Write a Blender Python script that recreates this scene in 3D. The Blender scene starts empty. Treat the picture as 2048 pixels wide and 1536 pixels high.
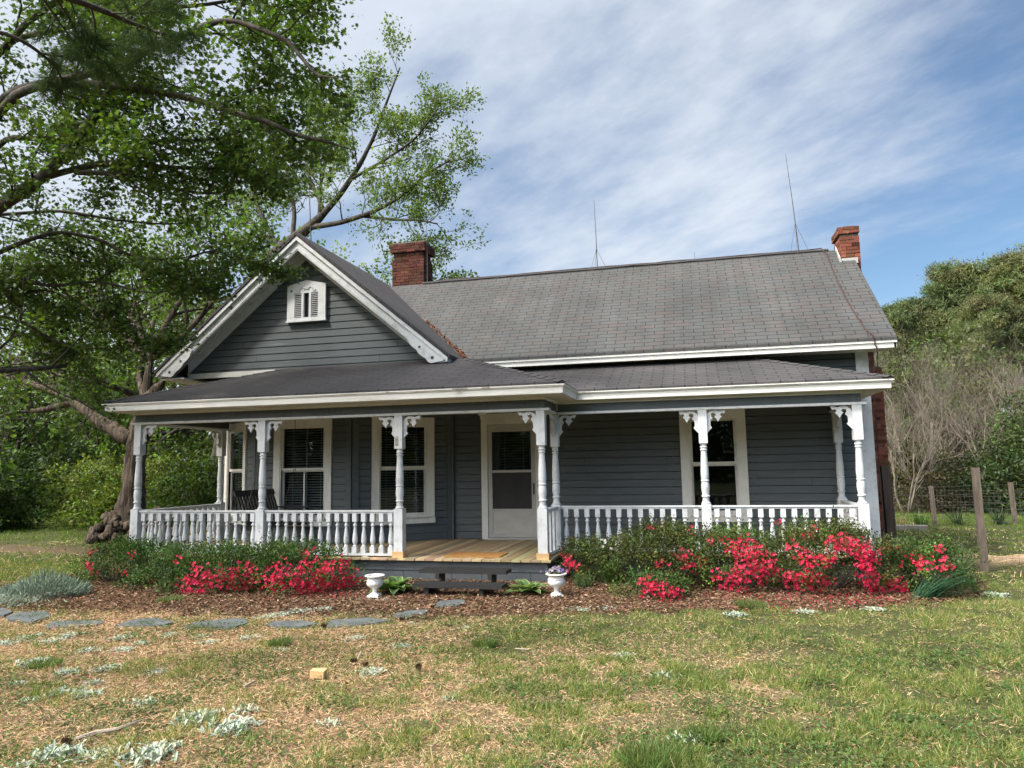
import bpy, math, random
import numpy as np
from mathutils import Vector, Matrix

random.seed(7)
RNG = np.random.default_rng(7)
R = math.radians
scene = bpy.context.scene
COL = scene.collection

# ------------------------------------------------------------------ camera, sky, sun, exposure
FPX, PITCH, ROLL, YAW = 1451.8, R(6.437), R(-0.969), R(14.149)
CAM = np.array([2.934, -10.075, 1.608])
_F = np.array([-math.sin(YAW) * math.cos(PITCH), math.cos(YAW) * math.cos(PITCH), math.sin(PITCH)])
_R0 = np.array([math.cos(YAW), math.sin(YAW), 0.0])
_U0 = np.cross(_R0, _F)
_Rt = math.cos(ROLL) * _R0 + math.sin(ROLL) * _U0
_Up = math.cos(ROLL) * _U0 - math.sin(ROLL) * _R0

cam = bpy.data.cameras.new("camera")
cam.sensor_width = 36.0
cam.lens = FPX / 2048 * 36.0
cam.clip_start = 0.05
cam.clip_end = 3000
cam_o = bpy.data.objects.new("camera", cam)
COL.objects.link(cam_o)
cam_o.matrix_world = Matrix(((_Rt[0], _Up[0], -_F[0], CAM[0]), (_Rt[1], _Up[1], -_F[1], CAM[1]),
                             (_Rt[2], _Up[2], -_F[2], CAM[2]), (0, 0, 0, 1)))
scene.camera = cam_o


def ray(u, v):
    d = _F + _Rt * ((u - 1024) / FPX) - _Up * ((v - 768) / FPX)
    return d


def at(u, v, ax, val):
    """the point on the plane (x, y or z = val) seen at photo pixel u, v"""
    i = 'xyz'.index(ax)
    d = ray(u, v)
    return CAM + d * ((val - CAM[i]) / d[i])


SUN_EL, SUN_AZ = R(52), math.atan2(-0.62, -0.62)      # azimuth from +Y towards +X
w = bpy.data.worlds.new("World")
scene.world = w
w.use_nodes = True
w.cycles.sampling_method = 'MANUAL'
w.cycles.sample_map_resolution = 1024
nt = w.node_tree
nt.nodes.clear()
N = nt.nodes.new
L = nt.links.new
out = N('ShaderNodeOutputWorld')
bg = N('ShaderNodeBackground')
bg.inputs['Strength'].default_value = 0.15
sky = N('ShaderNodeTexSky')
sky.sky_type = 'NISHITA'
sky.sun_disc = False
sky.sun_elevation = SUN_EL
sky.sun_rotation = SUN_AZ
sky.air_density = 1.0
sky.dust_density = 0.6
sky.ozone_density = 1.6
tc = N('ShaderNodeTexCoord')
sep = N('ShaderNodeSeparateXYZ')
L(tc.outputs['Generated'], sep.inputs[0])


def mth(op, a, b=None, clamp=False):
    n = N('ShaderNodeMath')
    n.operation = op
    n.use_clamp = clamp
    for i, x in enumerate((a, b)):
        if x is None:
            continue
        if isinstance(x, (int, float)):
            n.inputs[i].default_value = x
        else:
            L(x, n.inputs[i])
    return n.outputs[0]


zc = mth('MAXIMUM', sep.outputs[2], 0.0)
den = mth('ADD', zc, 0.16)
cmb = N('ShaderNodeCombineXYZ')
L(mth('DIVIDE', sep.outputs[0], den), cmb.inputs[0])
L(mth('DIVIDE', sep.outputs[1], den), cmb.inputs[1])
mp = N('ShaderNodeMapping')
mp.inputs['Location'].default_value = (3.3, 2.1, 0)
mp.inputs['Scale'].default_value = (0.58, 1.0, 1)
mpr = N('ShaderNodeMapping')
mpr.inputs['Rotation'].default_value = (0, 0, R(40))
L(cmb.outputs[0], mpr.inputs[0])
L(mpr.outputs[0], mp.inputs[0])
n1 = N('ShaderNodeTexNoise')
n1.inputs['Scale'].default_value = 1.25
n1.inputs['Detail'].default_value = 9
n1.inputs['Roughness'].default_value = 0.56
n1.inputs['Distortion'].default_value = 0.35
L(mp.outputs[0], n1.inputs['Vector'])
n2 = N('ShaderNodeTexNoise')
n2.inputs['Scale'].default_value = 0.55
n2.inputs['Detail'].default_value = 4
L(mp.outputs[0], n2.inputs['Vector'])
# more cloud overhead and to the west, clearer low in the east
bias = mth('ADD', mth('MULTIPLY', sep.outputs[0], -0.27), mth('MULTIPLY', zc, 0.14))
n3 = N('ShaderNodeTexNoise')
n3.inputs['Scale'].default_value = 5.5
n3.inputs['Detail'].default_value = 7
n3.inputs['Roughness'].default_value = 0.62
L(mp.outputs[0], n3.inputs['Vector'])
mix_n = mth('ADD', mth('ADD', mth('MULTIPLY', n1.outputs[0], 0.54), mth('MULTIPLY', n2.outputs[0], 0.25)), mth('MULTIPLY', n3.outputs[0], 0.21))
cov = mth('ADD', mix_n, bias)
mr = N('ShaderNodeMapRange')
mr.interpolation_type = 'SMOOTHSTEP'
mr.inputs['From Min'].default_value = 0.43
mr.inputs['From Max'].default_value = 0.69
mr.inputs['To Min'].default_value = 0.0
mr.inputs['To Max'].default_value = 0.93
L(cov, mr.inputs['Value'])
ccol = N('ShaderNodeMixRGB')
ccol.inputs[1].default_value = (1.95, 2.32, 2.95, 1)
ccol.inputs[2].default_value = (3.55, 3.7, 3.85, 1)
L(n1.outputs[0], ccol.inputs[0])
skym = N('ShaderNodeMixRGB')
L(mr.outputs[0], skym.inputs[0])
skys = N('ShaderNodeVectorMath')
skys.operation = 'MULTIPLY'
skys.inputs[1].default_value = (0.46, 0.52, 0.545)
L(sky.outputs[0], skys.inputs[0])
L(skys.outputs[0], skym.inputs[1])
L(ccol.outputs[0], skym.inputs[2])
# thin cloud is brightest around the sun
sdv = N('ShaderNodeVectorMath')
sdv.operation = 'DOT_PRODUCT'
L(tc.outputs['Generated'], sdv.inputs[0])
sdv.inputs[1].default_value = (math.sin(SUN_AZ) * math.cos(SUN_EL), math.cos(SUN_AZ) * math.cos(SUN_EL), math.sin(SUN_EL))
glow = N('ShaderNodeMapRange')
glow.interpolation_type = 'SMOOTHSTEP'
glow.inputs['From Min'].default_value = 0.42
glow.inputs['From Max'].default_value = 1.0
glow.inputs['To Min'].default_value = 0.0
glow.inputs['To Max'].default_value = 1.0
L(sdv.outputs['Value'], glow.inputs['Value'])
gcol = N('ShaderNodeMixRGB')
gcol.inputs[1].default_value = (1, 1, 1, 1)
gcol.inputs[2].default_value = (9.0, 7.4, 5.7, 1)
L(glow.outputs[0], gcol.inputs[0])
skyg = N('ShaderNodeVectorMath')
skyg.operation = 'MULTIPLY'
L(skym.outputs[0], skyg.inputs[0])
L(gcol.outputs[0], skyg.inputs[1])
L(skyg.outputs[0], bg.inputs['Color'])
L(bg.outputs[0], out.inputs['Surface'])

sl = bpy.data.lights.new("sun", 'SUN')
sl.energy = 3.0
sl.angle = R(7)
sl.color = (1.0, 0.94, 0.85)
so = bpy.data.objects.new("sun", sl)
COL.objects.link(so)
_sd = Vector((math.sin(SUN_AZ) * math.cos(SUN_EL), math.cos(SUN_AZ) * math.cos(SUN_EL), math.sin(SUN_EL)))
so.rotation_euler = _sd.to_track_quat('Z', 'Y').to_euler()
so.location = _sd * 60
scene.view_settings.view_transform = 'Standard'
scene.view_settings.look = 'None'
scene.view_settings.gamma = 1
scene.view_settings.exposure = 0.9
cy = scene.cycles
cy.max_bounces = 7
cy.diffuse_bounces = 4
cy.glossy_bounces = 3
cy.transmission_bounces = 5
cy.transparent_max_bounces = 8


# ------------------------------------------------------------------ helpers
def tag(o, label, cat, group=None, kind=None):
    if label:
        o['label'] = label
    if cat:
        o['category'] = cat
    if group:
        o['group'] = group
    if kind:
        o['kind'] = kind
    return o


def thing(name, label, cat, loc=(0, 0, 0), group=None, rotz=0.0):
    o = bpy.data.objects.new(name, None)
    o.empty_display_size = 0.2
    COL.objects.link(o)
    o.location = loc
    o.rotation_euler = (0, 0, rotz)
    return tag(o, label, cat, group)


def copy_tree(o, parent=None):
    c = o.copy()
    COL.objects.link(c)
    c.parent = parent
    for ch in list(o.children):
        copy_tree(ch, c)
    return c


class Geo:
    def __init__(s):
        s.V, s.F, s.n = [], [], 0
        s.C = []

    def add(s, v, faces, col=None):
        v = np.asarray(v, float).reshape(-1, 3)
        for f in faces:
            s.F.append(np.asarray(f, int).reshape(-1, np.asarray(f).shape[-1]) + s.n)
        s.V.append(v)
        s.n += len(v)
        if col is not None:
            s.C.append(np.broadcast_to(np.asarray(col, float), (len(v), 3)))
        return s

    def obox(s, O, S, Nn, s0, s1, n0, n1, z0, z1, col=None):
        """box in the frame of a wall: s along S, n along the outward normal, z up"""
        P = [(s_, n_, z_) for z_ in (z0, z1) for s_, n_ in ((s0, n0), (s1, n0), (s1, n1), (s0, n1))]
        v = [(O[0] + S[0] * a + Nn[0] * b, O[1] + S[1] * a + Nn[1] * b, c) for a, b, c in P]
        f = [[0, 3, 2, 1], [4, 5, 6, 7], [0, 1, 5, 4], [1, 2, 6, 5], [2, 3, 7, 6], [3, 0, 4, 7]]
        return s.add(v, [f], col)

    def box(s, x0, x1, y0, y1, z0, z1, col=None):
        return s.obox((0, 0), (1, 0), (0, 1), x0, x1, y0, y1, z0, z1, col)

    def prism(s, pts, d, col=None):
        """polygon (3D points) extruded along vector d"""
        p = np.asarray(pts, float)
        n = len(p)
        v = np.vstack([p, p + np.asarray(d, float)])
        side = [[i, (i + 1) % n, n + (i + 1) % n, n + i] for i in range(n)]
        return s.add(v, [[list(range(n))[::-1]], [list(range(n, 2 * n))], side], col)

    def lathe(s, prof, c=(0, 0, 0), seg=14, col=None, flute=None):
        prof = np.asarray(prof, float)
        a = np.linspace(0, 2 * np.pi, seg, endpoint=False)
        v = []
        for r, z in prof:
            rr = r * np.ones(seg)
            if flute and flute[0] < z < flute[1]:
                rr = r * (1 + flute[2] * np.cos(a * flute[3]))
            v.append(np.c_[c[0] + rr * np.cos(a), c[1] + rr * np.sin(a), np.full(seg, c[2] + z)])
        v = np.vstack(v)
        m = len(prof)
        i = np.arange(seg)
        q = np.vstack([np.c_[k * seg + i, k * seg + (i + 1) % seg, (k + 1) * seg + (i + 1) % seg, (k + 1) * seg + i] for k in range(m - 1)])
        return s.add(v, [q, [list(range(seg))[::-1]], [list(range((m - 1) * seg, m * seg))]], col)

    def tube(s, pts, rad, seg=6, col=None, lump=0.0):
        p = np.asarray(pts, float)
        n = len(p)
        r = np.broadcast_to(np.asarray(rad, float), (n,))
        t = np.gradient(p, axis=0)
        t /= np.linalg.norm(t, axis=1)[:, None] + 1e-9
        ref = np.array([0, 0, 1.0]) if abs(t[0][2]) < 0.9 else np.array([1.0, 0, 0])
        a = np.linspace(0, 2 * np.pi, seg, endpoint=False)
        x = np.cross(t, ref)
        x /= np.linalg.norm(x, axis=1)[:, None] + 1e-9
        y = np.cross(t, x)
        rr = r[:, None] * (1 + (RNG.normal(0, lump, (n, seg)) if lump else 0))
        v = p[:, None, :] + rr[..., None] * (x[:, None, :] * np.cos(a)[None, :, None] + y[:, None, :] * np.sin(a)[None, :, None])
        i = np.arange(seg)
        q = np.vstack([np.c_[k * seg + i, k * seg + (i + 1) % seg, (k + 1) * seg + (i + 1) % seg, (k + 1) * seg + i] for k in range(n - 1)])
        return s.add(v.reshape(-1, 3), [q, [list(range(seg))[::-1]], [list(range((n - 1) * seg, n * seg))]], col)

    def build(s, name, mat, parent=None, smooth=None, loc=None, uv=None):
        V = np.vstack(s.V)
        me = bpy.data.meshes.new(name)
        counts = np.concatenate([np.full(len(f), f.shape[1]) for f in s.F])
        loops = np.concatenate([f.ravel() for f in s.F])
        me.vertices.add(len(V))
        me.vertices.foreach_set('co', V.ravel())
        me.loops.add(len(loops))
        me.loops.foreach_set('vertex_index', loops.astype(np.int32))
        me.polygons.add(len(counts))
        st = np.concatenate([[0], np.cumsum(counts)[:-1]])
        me.polygons.foreach_set('loop_start', st.astype(np.int32))
        me.polygons.foreach_set('loop_total', counts.astype(np.int32))
        if s.C:
            ca = me.color_attributes.new('Col', 'FLOAT_COLOR', 'POINT')
            C = np.vstack(s.C)
            ca.data.foreach_set('color', np.c_[C, np.ones(len(C))].ravel())
        if uv is not None:
            ul = me.uv_layers.new(name='UVMap')
            ul.data.foreach_set('uv', uv(V)[loops].ravel())
        me.update(calc_edges=True)
        me.validate()
        if smooth is not None:
            me.shade_smooth()
            me.set_sharp_from_angle(angle=R(smooth))
        else:
            me.shade_flat()
        me.materials.append(mat)
        o = bpy.data.objects.new(name, me)
        COL.objects.link(o)
        if parent:
            o.parent = parent
        if loc is not None:
            o.location = loc
        return o


def scatter(g, pos, nrm, fwd, size, tv, tf, col, tcol=None):
    """many copies of a little template (x forward, y across, z normal) inside one mesh"""
    pos = np.asarray(pos, float)
    n = len(pos)
    if n == 0:
        return
    f = fwd / (np.linalg.norm(fwd, axis=1)[:, None] + 1e-9)
    nn = nrm - f * np.sum(nrm * f, axis=1)[:, None]
    nn /= np.linalg.norm(nn, axis=1)[:, None] + 1e-9
    sd = np.cross(nn, f)
    tv = np.asarray(tv, float)
    k = len(tv)
    sz = np.broadcast_to(np.asarray(size, float).reshape(-1, 1) if np.ndim(size) < 2 else size, (n, 3) if np.ndim(size) == 2 else (n, 1))
    if sz.shape[1] == 1:
        sz = np.repeat(sz, 3, axis=1)
    T = tv[None] * sz[:, None, :]
    v = pos[:, None] + T[..., 0:1] * f[:, None] + T[..., 1:2] * sd[:, None] + T[..., 2:3] * nn[:, None]
    base = (np.arange(n) * k)[:, None, None]
    faces = [(base + np.asarray(ff, int)[None]).reshape(-1, np.asarray(ff).shape[-1]) for ff in tf]
    if tcol is None:
        c = np.repeat(np.asarray(col, float), k, axis=0)
    else:
        c = (np.asarray(col, float)[:, None, :] * np.asarray(tcol, float)[None]).reshape(-1, 3)
    g.add(v.reshape(-1, 3), faces, c)


def rdir(n, flat=1.0):
    d = RNG.normal(0, 1, (n, 3))
    d[:, 2] *= flat
    return d / (np.linalg.norm(d, axis=1)[:, None] + 1e-9)


def jit(c, n, v=0.15, hue=0.06):
    c = np.asarray(c, float)
    return np.clip(c[None] * (1 + RNG.normal(0, v, (n, 1))) * (1 + RNG.normal(0, hue, (n, 3))), 0.002, 1)


LEAF = ([(0, 0, 0), (.5, -.30, .06), (1, 0, -.08), (.5, .30, .06)], [[[0, 1, 2], [0, 2, 3]]])
NARROW = ([(0, 0, 0), (.45, -.16, .04), (1, 0, -.06), (.45, .16, .04)], [[[0, 1, 2], [0, 2, 3]]])
MAPLE = ([(0, 0, 0), (.22, -.42, .05), (.42, -.2, .02), (.62, -.46, .02), (.66, -.16, 0), (1, 0, -.1),
          (.66, .16, 0), (.62, .46, .02), (.42, .2, .02), (.22, .42, .05)],
         [[[0, 1, 2], [0, 2, 8], [0, 8, 9], [2, 3, 4], [2, 4, 6], [2, 6, 8], [6, 7, 8], [4, 5, 6]]])
BLADE = ([(0, -.5, 0), (0, .5, 0), (.55, .38, .06), (.55, -.38, .06), (1, 0, .26)], [[[0, 1, 2, 3]], [[3, 2, 4]]])
BLADE3 = ([(0, -.5, 0), (0, .5, 0), (1, 0, .15)], [[[0, 1, 2]]])
CHIP = ([(-.5, -.5, 0), (.5, -.4, .05), (.45, .5, 0), (-.5, .4, .06)], [[[0, 1, 2, 3]]])


# value noise in numpy (used for where grass, needles and straw lie)
_tab = RNG.random((64, 64))


def vnoise(x, y):
    xi, yi = np.floor(x).astype(int), np.floor(y).astype(int)
    fx, fy = x - xi, y - yi
    fx, fy = fx * fx * (3 - 2 * fx), fy * fy * (3 - 2 * fy)
    g = lambda a, b: _tab[a % 64, b % 64]
    return (g(xi, yi) * (1 - fx) + g(xi + 1, yi) * fx) * (1 - fy) + (g(xi, yi + 1) * (1 - fx) + g(xi + 1, yi + 1) * fx) * fy


def fbm(x, y, s, o=4):
    t, a, m = 0, 1, 0
    for k in range(o):
        t = t + a * vnoise(x * s + 17.3 * k, y * s + 9.1 * k)
        m += a
        a *= .55
        s *= 2.03
    return t / m


# ------------------------------------------------------------------ materials
def mat_base(name):
    m = bpy.data.materials.new(name)
    m.use_nodes = True
    t = m.node_tree
    t.nodes.clear()
    o = t.nodes.new('ShaderNodeOutputMaterial')
    p = t.nodes.new('ShaderNodeBsdfPrincipled')
    t.links.new(p.outputs[0], o.inputs[0])
    return m, t, p


def pm(name, c1, c2=None, scale=6, stretch=(1, 1, 1), rough=.6, bump=0.0, bscale=60, spec=.4, lo=.35, hi=.65, metal=0, fine=0.0, bdist=.01):
    """a painted, wooden or stone surface: two colours mixed by noise, with bump"""
    m, t, p = mat_base(name)
    c2 = c2 or tuple(x * .8 for x in c1)
    tcx = t.nodes.new('ShaderNodeTexCoord')
    mp_ = t.nodes.new('ShaderNodeMapping')
    mp_.inputs['Scale'].default_value = stretch
    oi = t.nodes.new('ShaderNodeObjectInfo')
    ad = t.nodes.new('ShaderNodeVectorMath')
    ad.operation = 'MULTIPLY_ADD'
    ad.inputs[1].default_value = (1, 1, 1)
    cb = t.nodes.new('ShaderNodeVectorMath')
    cb.operation = 'SCALE'
    cb.inputs[0].default_value = (7, 5, 3)
    t.links.new(oi.outputs['Random'], cb.inputs['Scale'])
    t.links.new(tcx.outputs['Object'], ad.inputs[0])
    t.links.new(cb.outputs[0], ad.inputs[2])
    t.links.new(ad.outputs[0], mp_.inputs[0])
    nz = t.nodes.new('ShaderNodeTexNoise')
    nz.inputs['Scale'].default_value = scale
    nz.inputs['Detail'].default_value = 8
    nz.inputs['Roughness'].default_value = .62
    t.links.new(mp_.outputs[0], nz.inputs['Vector'])
    rp = t.nodes.new('ShaderNodeValToRGB')
    rp.color_ramp.elements[0].position = lo
    rp.color_ramp.elements[1].position = hi
    rp.color_ramp.elements[0].color = (*c2, 1)
    rp.color_ramp.elements[1].color = (*c1, 1)
    t.links.new(nz.outputs[0], rp.inputs[0])
    col = rp.outputs[0]
    nb = t.nodes.new('ShaderNodeTexNoise')
    nb.inputs['Scale'].default_value = bscale
    nb.inputs['Detail'].default_value = 5
    t.links.new(mp_.outputs[0], nb.inputs['Vector'])
    if fine:
        mm = t.nodes.new('ShaderNodeMixRGB')
        mm.blend_type = 'MULTIPLY'
        mm.inputs[0].default_value = 1
        mr_ = t.nodes.new('ShaderNodeMapRange')
        mr_.inputs['From Min'].default_value = .3
        mr_.inputs['From Max'].default_value = .7
        mr_.inputs['To Min'].default_value = 1 - fine
        mr_.inputs['To Max'].default_value = 1 + fine
        t.links.new(nb.outputs[0], mr_.inputs[0])
        t.links.new(col, mm.inputs[1])
        t.links.new(mr_.outputs[0], mm.inputs[2])
        col = mm.outputs[0]
    t.links.new(col, p.inputs['Base Color'])
    p.inputs['Roughness'].default_value = rough
    p.inputs['Specular IOR Level'].default_value = spec
    p.inputs['Metallic'].default_value = metal
    if bump:
        b = t.nodes.new('ShaderNodeBump')
        b.inputs['Strength'].default_value = bump
        b.inputs['Distance'].default_value = bdist
        t.links.new(nb.outputs[0], b.inputs['Height'])
        t.links.new(b.outputs[0], p.inputs['Normal'])
    return m


def leaf_mat(name, trans=.35, rough=.5, spec=.35, tint=(1.25, 1.25, .6)):
    """leaves, petals and blades: colour per leaf, some light passing through"""
    m, t, p = mat_base(name)
    a = t.nodes.new('ShaderNodeAttribute')
    a.attribute_name = 'Col'
    t.links.new(a.outputs['Color'], p.inputs['Base Color'])
    p.inputs['Roughness'].default_value = rough
    p.inputs['Specular IOR Level'].default_value = spec
    tl = t.nodes.new('ShaderNodeBsdfTranslucent')
    mm = t.nodes.new('ShaderNodeMixRGB')
    mm.blend_type = 'MULTIPLY'
    mm.inputs[0].default_value = 1
    mm.inputs[2].default_value = (*tint, 1)
    t.links.new(a.outputs['Color'], mm.inputs[1])
    t.links.new(mm.outputs[0], tl.inputs[0])
    ms = t.nodes.new('ShaderNodeMixShader')
    ms.inputs[0].default_value = trans
    t.links.new(p.outputs[0], ms.inputs[1])
    t.links.new(tl.outputs[0], ms.inputs[2])
    o = [n for n in t.nodes if n.type == 'OUTPUT_MATERIAL'][0]
    t.links.new(ms.outputs[0], o.inputs[0])
    return m


def attr_mat(name, rough=.8, bump=.4, bscale=40, vary=.25, spec=.2):
    """colour from the mesh's own per-piece colours, broken up with noise"""
    m, t, p = mat_base(name)
    a = t.nodes.new('ShaderNodeAttribute')
    a.attribute_name = 'Col'
    tcx = t.nodes.new('ShaderNodeTexCoord')
    nb = t.nodes.new('ShaderNodeTexNoise')
    nb.inputs['Scale'].default_value = bscale
    nb.inputs['Detail'].default_value = 6
    nb.inputs['Roughness'].default_value = .65
    t.links.new(tcx.outputs['Object'], nb.inputs['Vector'])
    mr_ = t.nodes.new('ShaderNodeMapRange')
    mr_.inputs['From Min'].default_value = .3
    mr_.inputs['From Max'].default_value = .7
    mr_.inputs['To Min'].default_value = 1 - vary
    mr_.inputs['To Max'].default_value = 1 + vary
    t.links.new(nb.outputs[0], mr_.inputs[0])
    mm = t.nodes.new('ShaderNodeMixRGB')
    mm.blend_type = 'MULTIPLY'
    mm.inputs[0].default_value = 1
    t.links.new(a.outputs['Color'], mm.inputs[1])
    t.links.new(mr_.outputs[0], mm.inputs[2])
    t.links.new(mm.outputs[0], p.inputs['Base Color'])
    p.inputs['Roughness'].default_value = rough
    p.inputs['Specular IOR Level'].default_value = spec
    b = t.nodes.new('ShaderNodeBump')
    b.inputs['Strength'].default_value = bump
    b.inputs['Distance'].default_value = .02
    t.links.new(nb.outputs[0], b.inputs['Height'])
    t.links.new(b.outputs[0], p.inputs['Normal'])
    return m


def shingle_mat(name, c1, c2, cm, course=.128, tab=.30, mort=.0085):
    m, t, p = mat_base(name)
    uv = t.nodes.new('ShaderNodeUVMap')
    # a little waviness so that courses are not ruler straight
    wn = t.nodes.new('ShaderNodeTexNoise')
    wn.inputs['Scale'].default_value = 1.3
    wn.inputs['Detail'].default_value = 3
    t.links.new(uv.outputs[0], wn.inputs['Vector'])
    wv = t.nodes.new('ShaderNodeVectorMath')
    wv.operation = 'MULTIPLY_ADD'
    wv.inputs[1].default_value = (.0, .035, 0)
    t.links.new(wn.outputs['Color'], wv.inputs[0])
    t.links.new(uv.outputs[0], wv.inputs[2])
    bk = t.nodes.new('ShaderNodeTexBrick')
    bk.offset = .5
    bk.inputs['Scale'].default_value = 1
    bk.inputs['Brick Width'].default_value = tab
    bk.inputs['Row Height'].default_value = course
    bk.inputs['Mortar Size'].default_value = mort
    bk.inputs['Mortar Smooth'].default_value = .2
    bk.inputs['Bias'].default_value = -.3
    bk.inputs['Color1'].default_value = (*c1, 1)
    bk.inputs['Color2'].default_value = (*c2, 1)
    bk.inputs['Mortar'].default_value = (*cm, 1)
    t.links.new(wv.outputs[0], bk.inputs['Vector'])
    ns = t.nodes.new('ShaderNodeTexNoise')
    ns.inputs['Scale'].default_value = .8
    ns.inputs['Detail'].default_value = 7
    ns.inputs['Roughness'].default_value = .65
    t.links.new(uv.outputs[0], ns.inputs['Vector'])
    mr_ = t.nodes.new('ShaderNodeMapRange')
    mr_.inputs['From Min'].default_value = .3
    mr_.inputs['From Max'].default_value = .7
    mr_.inputs['To Min'].default_value = .70
    mr_.inputs['To Max'].default_value = 1.26
    t.links.new(ns.outputs[0], mr_.inputs[0])
    ng = t.nodes.new('ShaderNodeTexNoise')
    ng.inputs['Scale'].default_value = 160
    ng.inputs['Detail'].default_value = 2
    t.links.new(uv.outputs[0], ng.inputs['Vector'])
    mg = t.nodes.new('ShaderNodeMapRange')
    mg.inputs['From Min'].default_value = .3
    mg.inputs['From Max'].default_value = .7
    mg.inputs['To Min'].default_value = .8
    mg.inputs['To Max'].default_value = 1.2
    t.links.new(ng.outputs[0], mg.inputs[0])
    # vertical run-off streaks
    sm = t.nodes.new('ShaderNodeMapping')
    sm.inputs['Scale'].default_value = (5, .35, 1)
    t.links.new(uv.outputs[0], sm.inputs[0])
    st = t.nodes.new('ShaderNodeTexNoise')
    st.inputs['Scale'].default_value = 1
    st.inputs['Detail'].default_value = 5
    t.links.new(sm.outputs[0], st.inputs['Vector'])
    ms_ = t.nodes.new('ShaderNodeMapRange')
    ms_.inputs['From Min'].default_value = .35
    ms_.inputs['From Max'].default_value = .7
    ms_.inputs['To Min'].default_value = 1.06
    ms_.inputs['To Max'].default_value = .86
    t.links.new(st.outputs[0], ms_.inputs[0])
    col = bk.outputs['Color']
    for f in (mr_.outputs[0], mg.outputs[0], ms_.outputs[0]):
        x = t.nodes.new('ShaderNodeMixRGB')
        x.blend_type = 'MULTIPLY'
        x.inputs[0].default_value = 1
        t.links.new(col, x.inputs[1])
        t.links.new(f, x.inputs[2])
        col = x.outputs[0]
    t.links.new(col, p.inputs['Base Color'])
    p.inputs['Roughness'].default_value = .85
    p.inputs['Specular IOR Level'].default_value = .35
    iv = t.nodes.new('ShaderNodeMath')
    iv.operation = 'SUBTRACT'
    iv.inputs[0].default_value = 1
    t.links.new(bk.outputs['Fac'], iv.inputs[1])
    b = t.nodes.new('ShaderNodeBump')
    b.inputs['Strength'].default_value = .7
    b.inputs['Distance'].default_value = .012
    t.links.new(iv.outputs[0], b.inputs['Height'])
    b2 = t.nodes.new('ShaderNodeBump')
    b2.inputs['Strength'].default_value = .25
    b2.inputs['Distance'].default_value = .006
    t.links.new(ng.outputs[0], b2.inputs['Height'])
    t.links.new(b.outputs[0], b2.inputs['Normal'])
    t.links.new(b2.outputs[0], p.inputs['Normal'])
    return m


def glass_mat(name, tint=(.55, .6, .6)):
    """old window glass: mostly clear, with a mirror-like face"""
    m, t, p = mat_base(name)
    o = [n for n in t.nodes if n.type == 'OUTPUT_MATERIAL'][0]
    gl = t.nodes.new('ShaderNodeBsdfGlossy')
    gl.inputs['Roughness'].default_value = .02
    gl.inputs['Color'].default_value = (.9, .95, 1, 1)
    tr = t.nodes.new('ShaderNodeBsdfTransparent')
    tr.inputs['Color'].default_value = (*tint, 1)
    fr = t.nodes.new('ShaderNodeFresnel')
    fr.inputs['IOR'].default_value = 1.55
    nb = t.nodes.new('ShaderNodeTexNoise')
    nb.inputs['Scale'].default_value = 3
    b = t.nodes.new('ShaderNodeBump')
    b.inputs['Strength'].default_value = .06
    b.inputs['Distance'].default_value = .02
    t.links.new(nb.outputs[0], b.inputs['Height'])
    t.links.new(b.outputs[0], gl.inputs['Normal'])
    ms = t.nodes.new('ShaderNodeMixShader')
    t.links.new(fr.outputs[0], ms.inputs[0])
    t.links.new(tr.outputs[0], ms.inputs[1])
    t.links.new(gl.outputs[0], ms.inputs[2])
    t.links.new(ms.outputs[0], o.inputs[0])
    t.nodes.remove(p)
    return m


M = {}
M['siding'] = pm('blue_grey_siding_paint', (.074, .089, .098), (.054, .066, .073), 3, (1, 1, 5), rough=.55, bump=.15, bscale=40, lo=.3, hi=.7, fine=.12)
M['siding_worn'] = pm('worn_blue_grey_paint', (.068, .083, .091), (.130, .153, .162), 2.2, (.55, .55, 9), rough=.6, bump=.2, bscale=40, lo=.27, hi=.42, fine=.12)
M['white'] = pm('white_paint', (.57, .595, .62), (.40, .41, .41), 7, (1, 1, 1), rough=.5, bump=.12, bscale=50, lo=.28, hi=.5, fine=.05)
M['cream'] = pm('cream_trim_paint', (.62, .62, .59), (.50, .49, .46), 4, (1, 1, .4), rough=.55, bump=.1, bscale=50, lo=.28, hi=.55, fine=.05)
M['fascia'] = pm('peeling_fascia_paint', (.66, .66, .63), (.46, .44, .39), 2.5, (.5, .5, 6), rough=.55, bump=.2, bscale=30, lo=.28, hi=.45, fine=.06)
M['fascia_bare'] = pm('bare_weathered_wood', (.40, .38, .34), (.20, .17, .14), 9, (1, 1, 5), rough=.8, bump=.3, bscale=40)
M['ceiling'] = pm('porch_ceiling_paint', (.56, .54, .49), (.48, .46, .41), 2, rough=.6, bump=.1)
M['shingle'] = shingle_mat('asphalt_shingles', (.048, .047, .050), (.062, .057, .059), (.014, .013, .015), tab=.33)
M['shingle_red'] = shingle_mat('asphalt_shingles_mixed', (.059, .064, .065), (.070, .060, .058), (.020, .020, .021), tab=.33, mort=.0076)
M['brick'] = attr_mat('old_red_brick', .9, .6, 50, .3)
M['mortar'] = pm('lime_mortar', (.16, .12, .095), (.09, .065, .05), 20, rough=.95, bump=.5, bscale=80)
M['deck'] = attr_mat('pressure_treated_boards', .75, .25, 22, .22)
M['pine'] = pm('fresh_pine_block', (.62, .43, .22), (.48, .31, .14), 8, (1, 1, 6), rough=.6, bump=.15)
M['skirt'] = pm('dark_grey_skirt_paint', (.060, .071, .082), (.080, .090, .098), 3, (.6, .6, 4), rough=.5, bump=.2, lo=.4, hi=.7, fine=.15)
M['step'] = pm('worn_black_paint', (.009, .0095, .011), (.022, .021, .021), 6, (.8, .8, 4), rough=.6, bump=.3, bscale=45, lo=.28, hi=.42, spec=.5)
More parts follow.
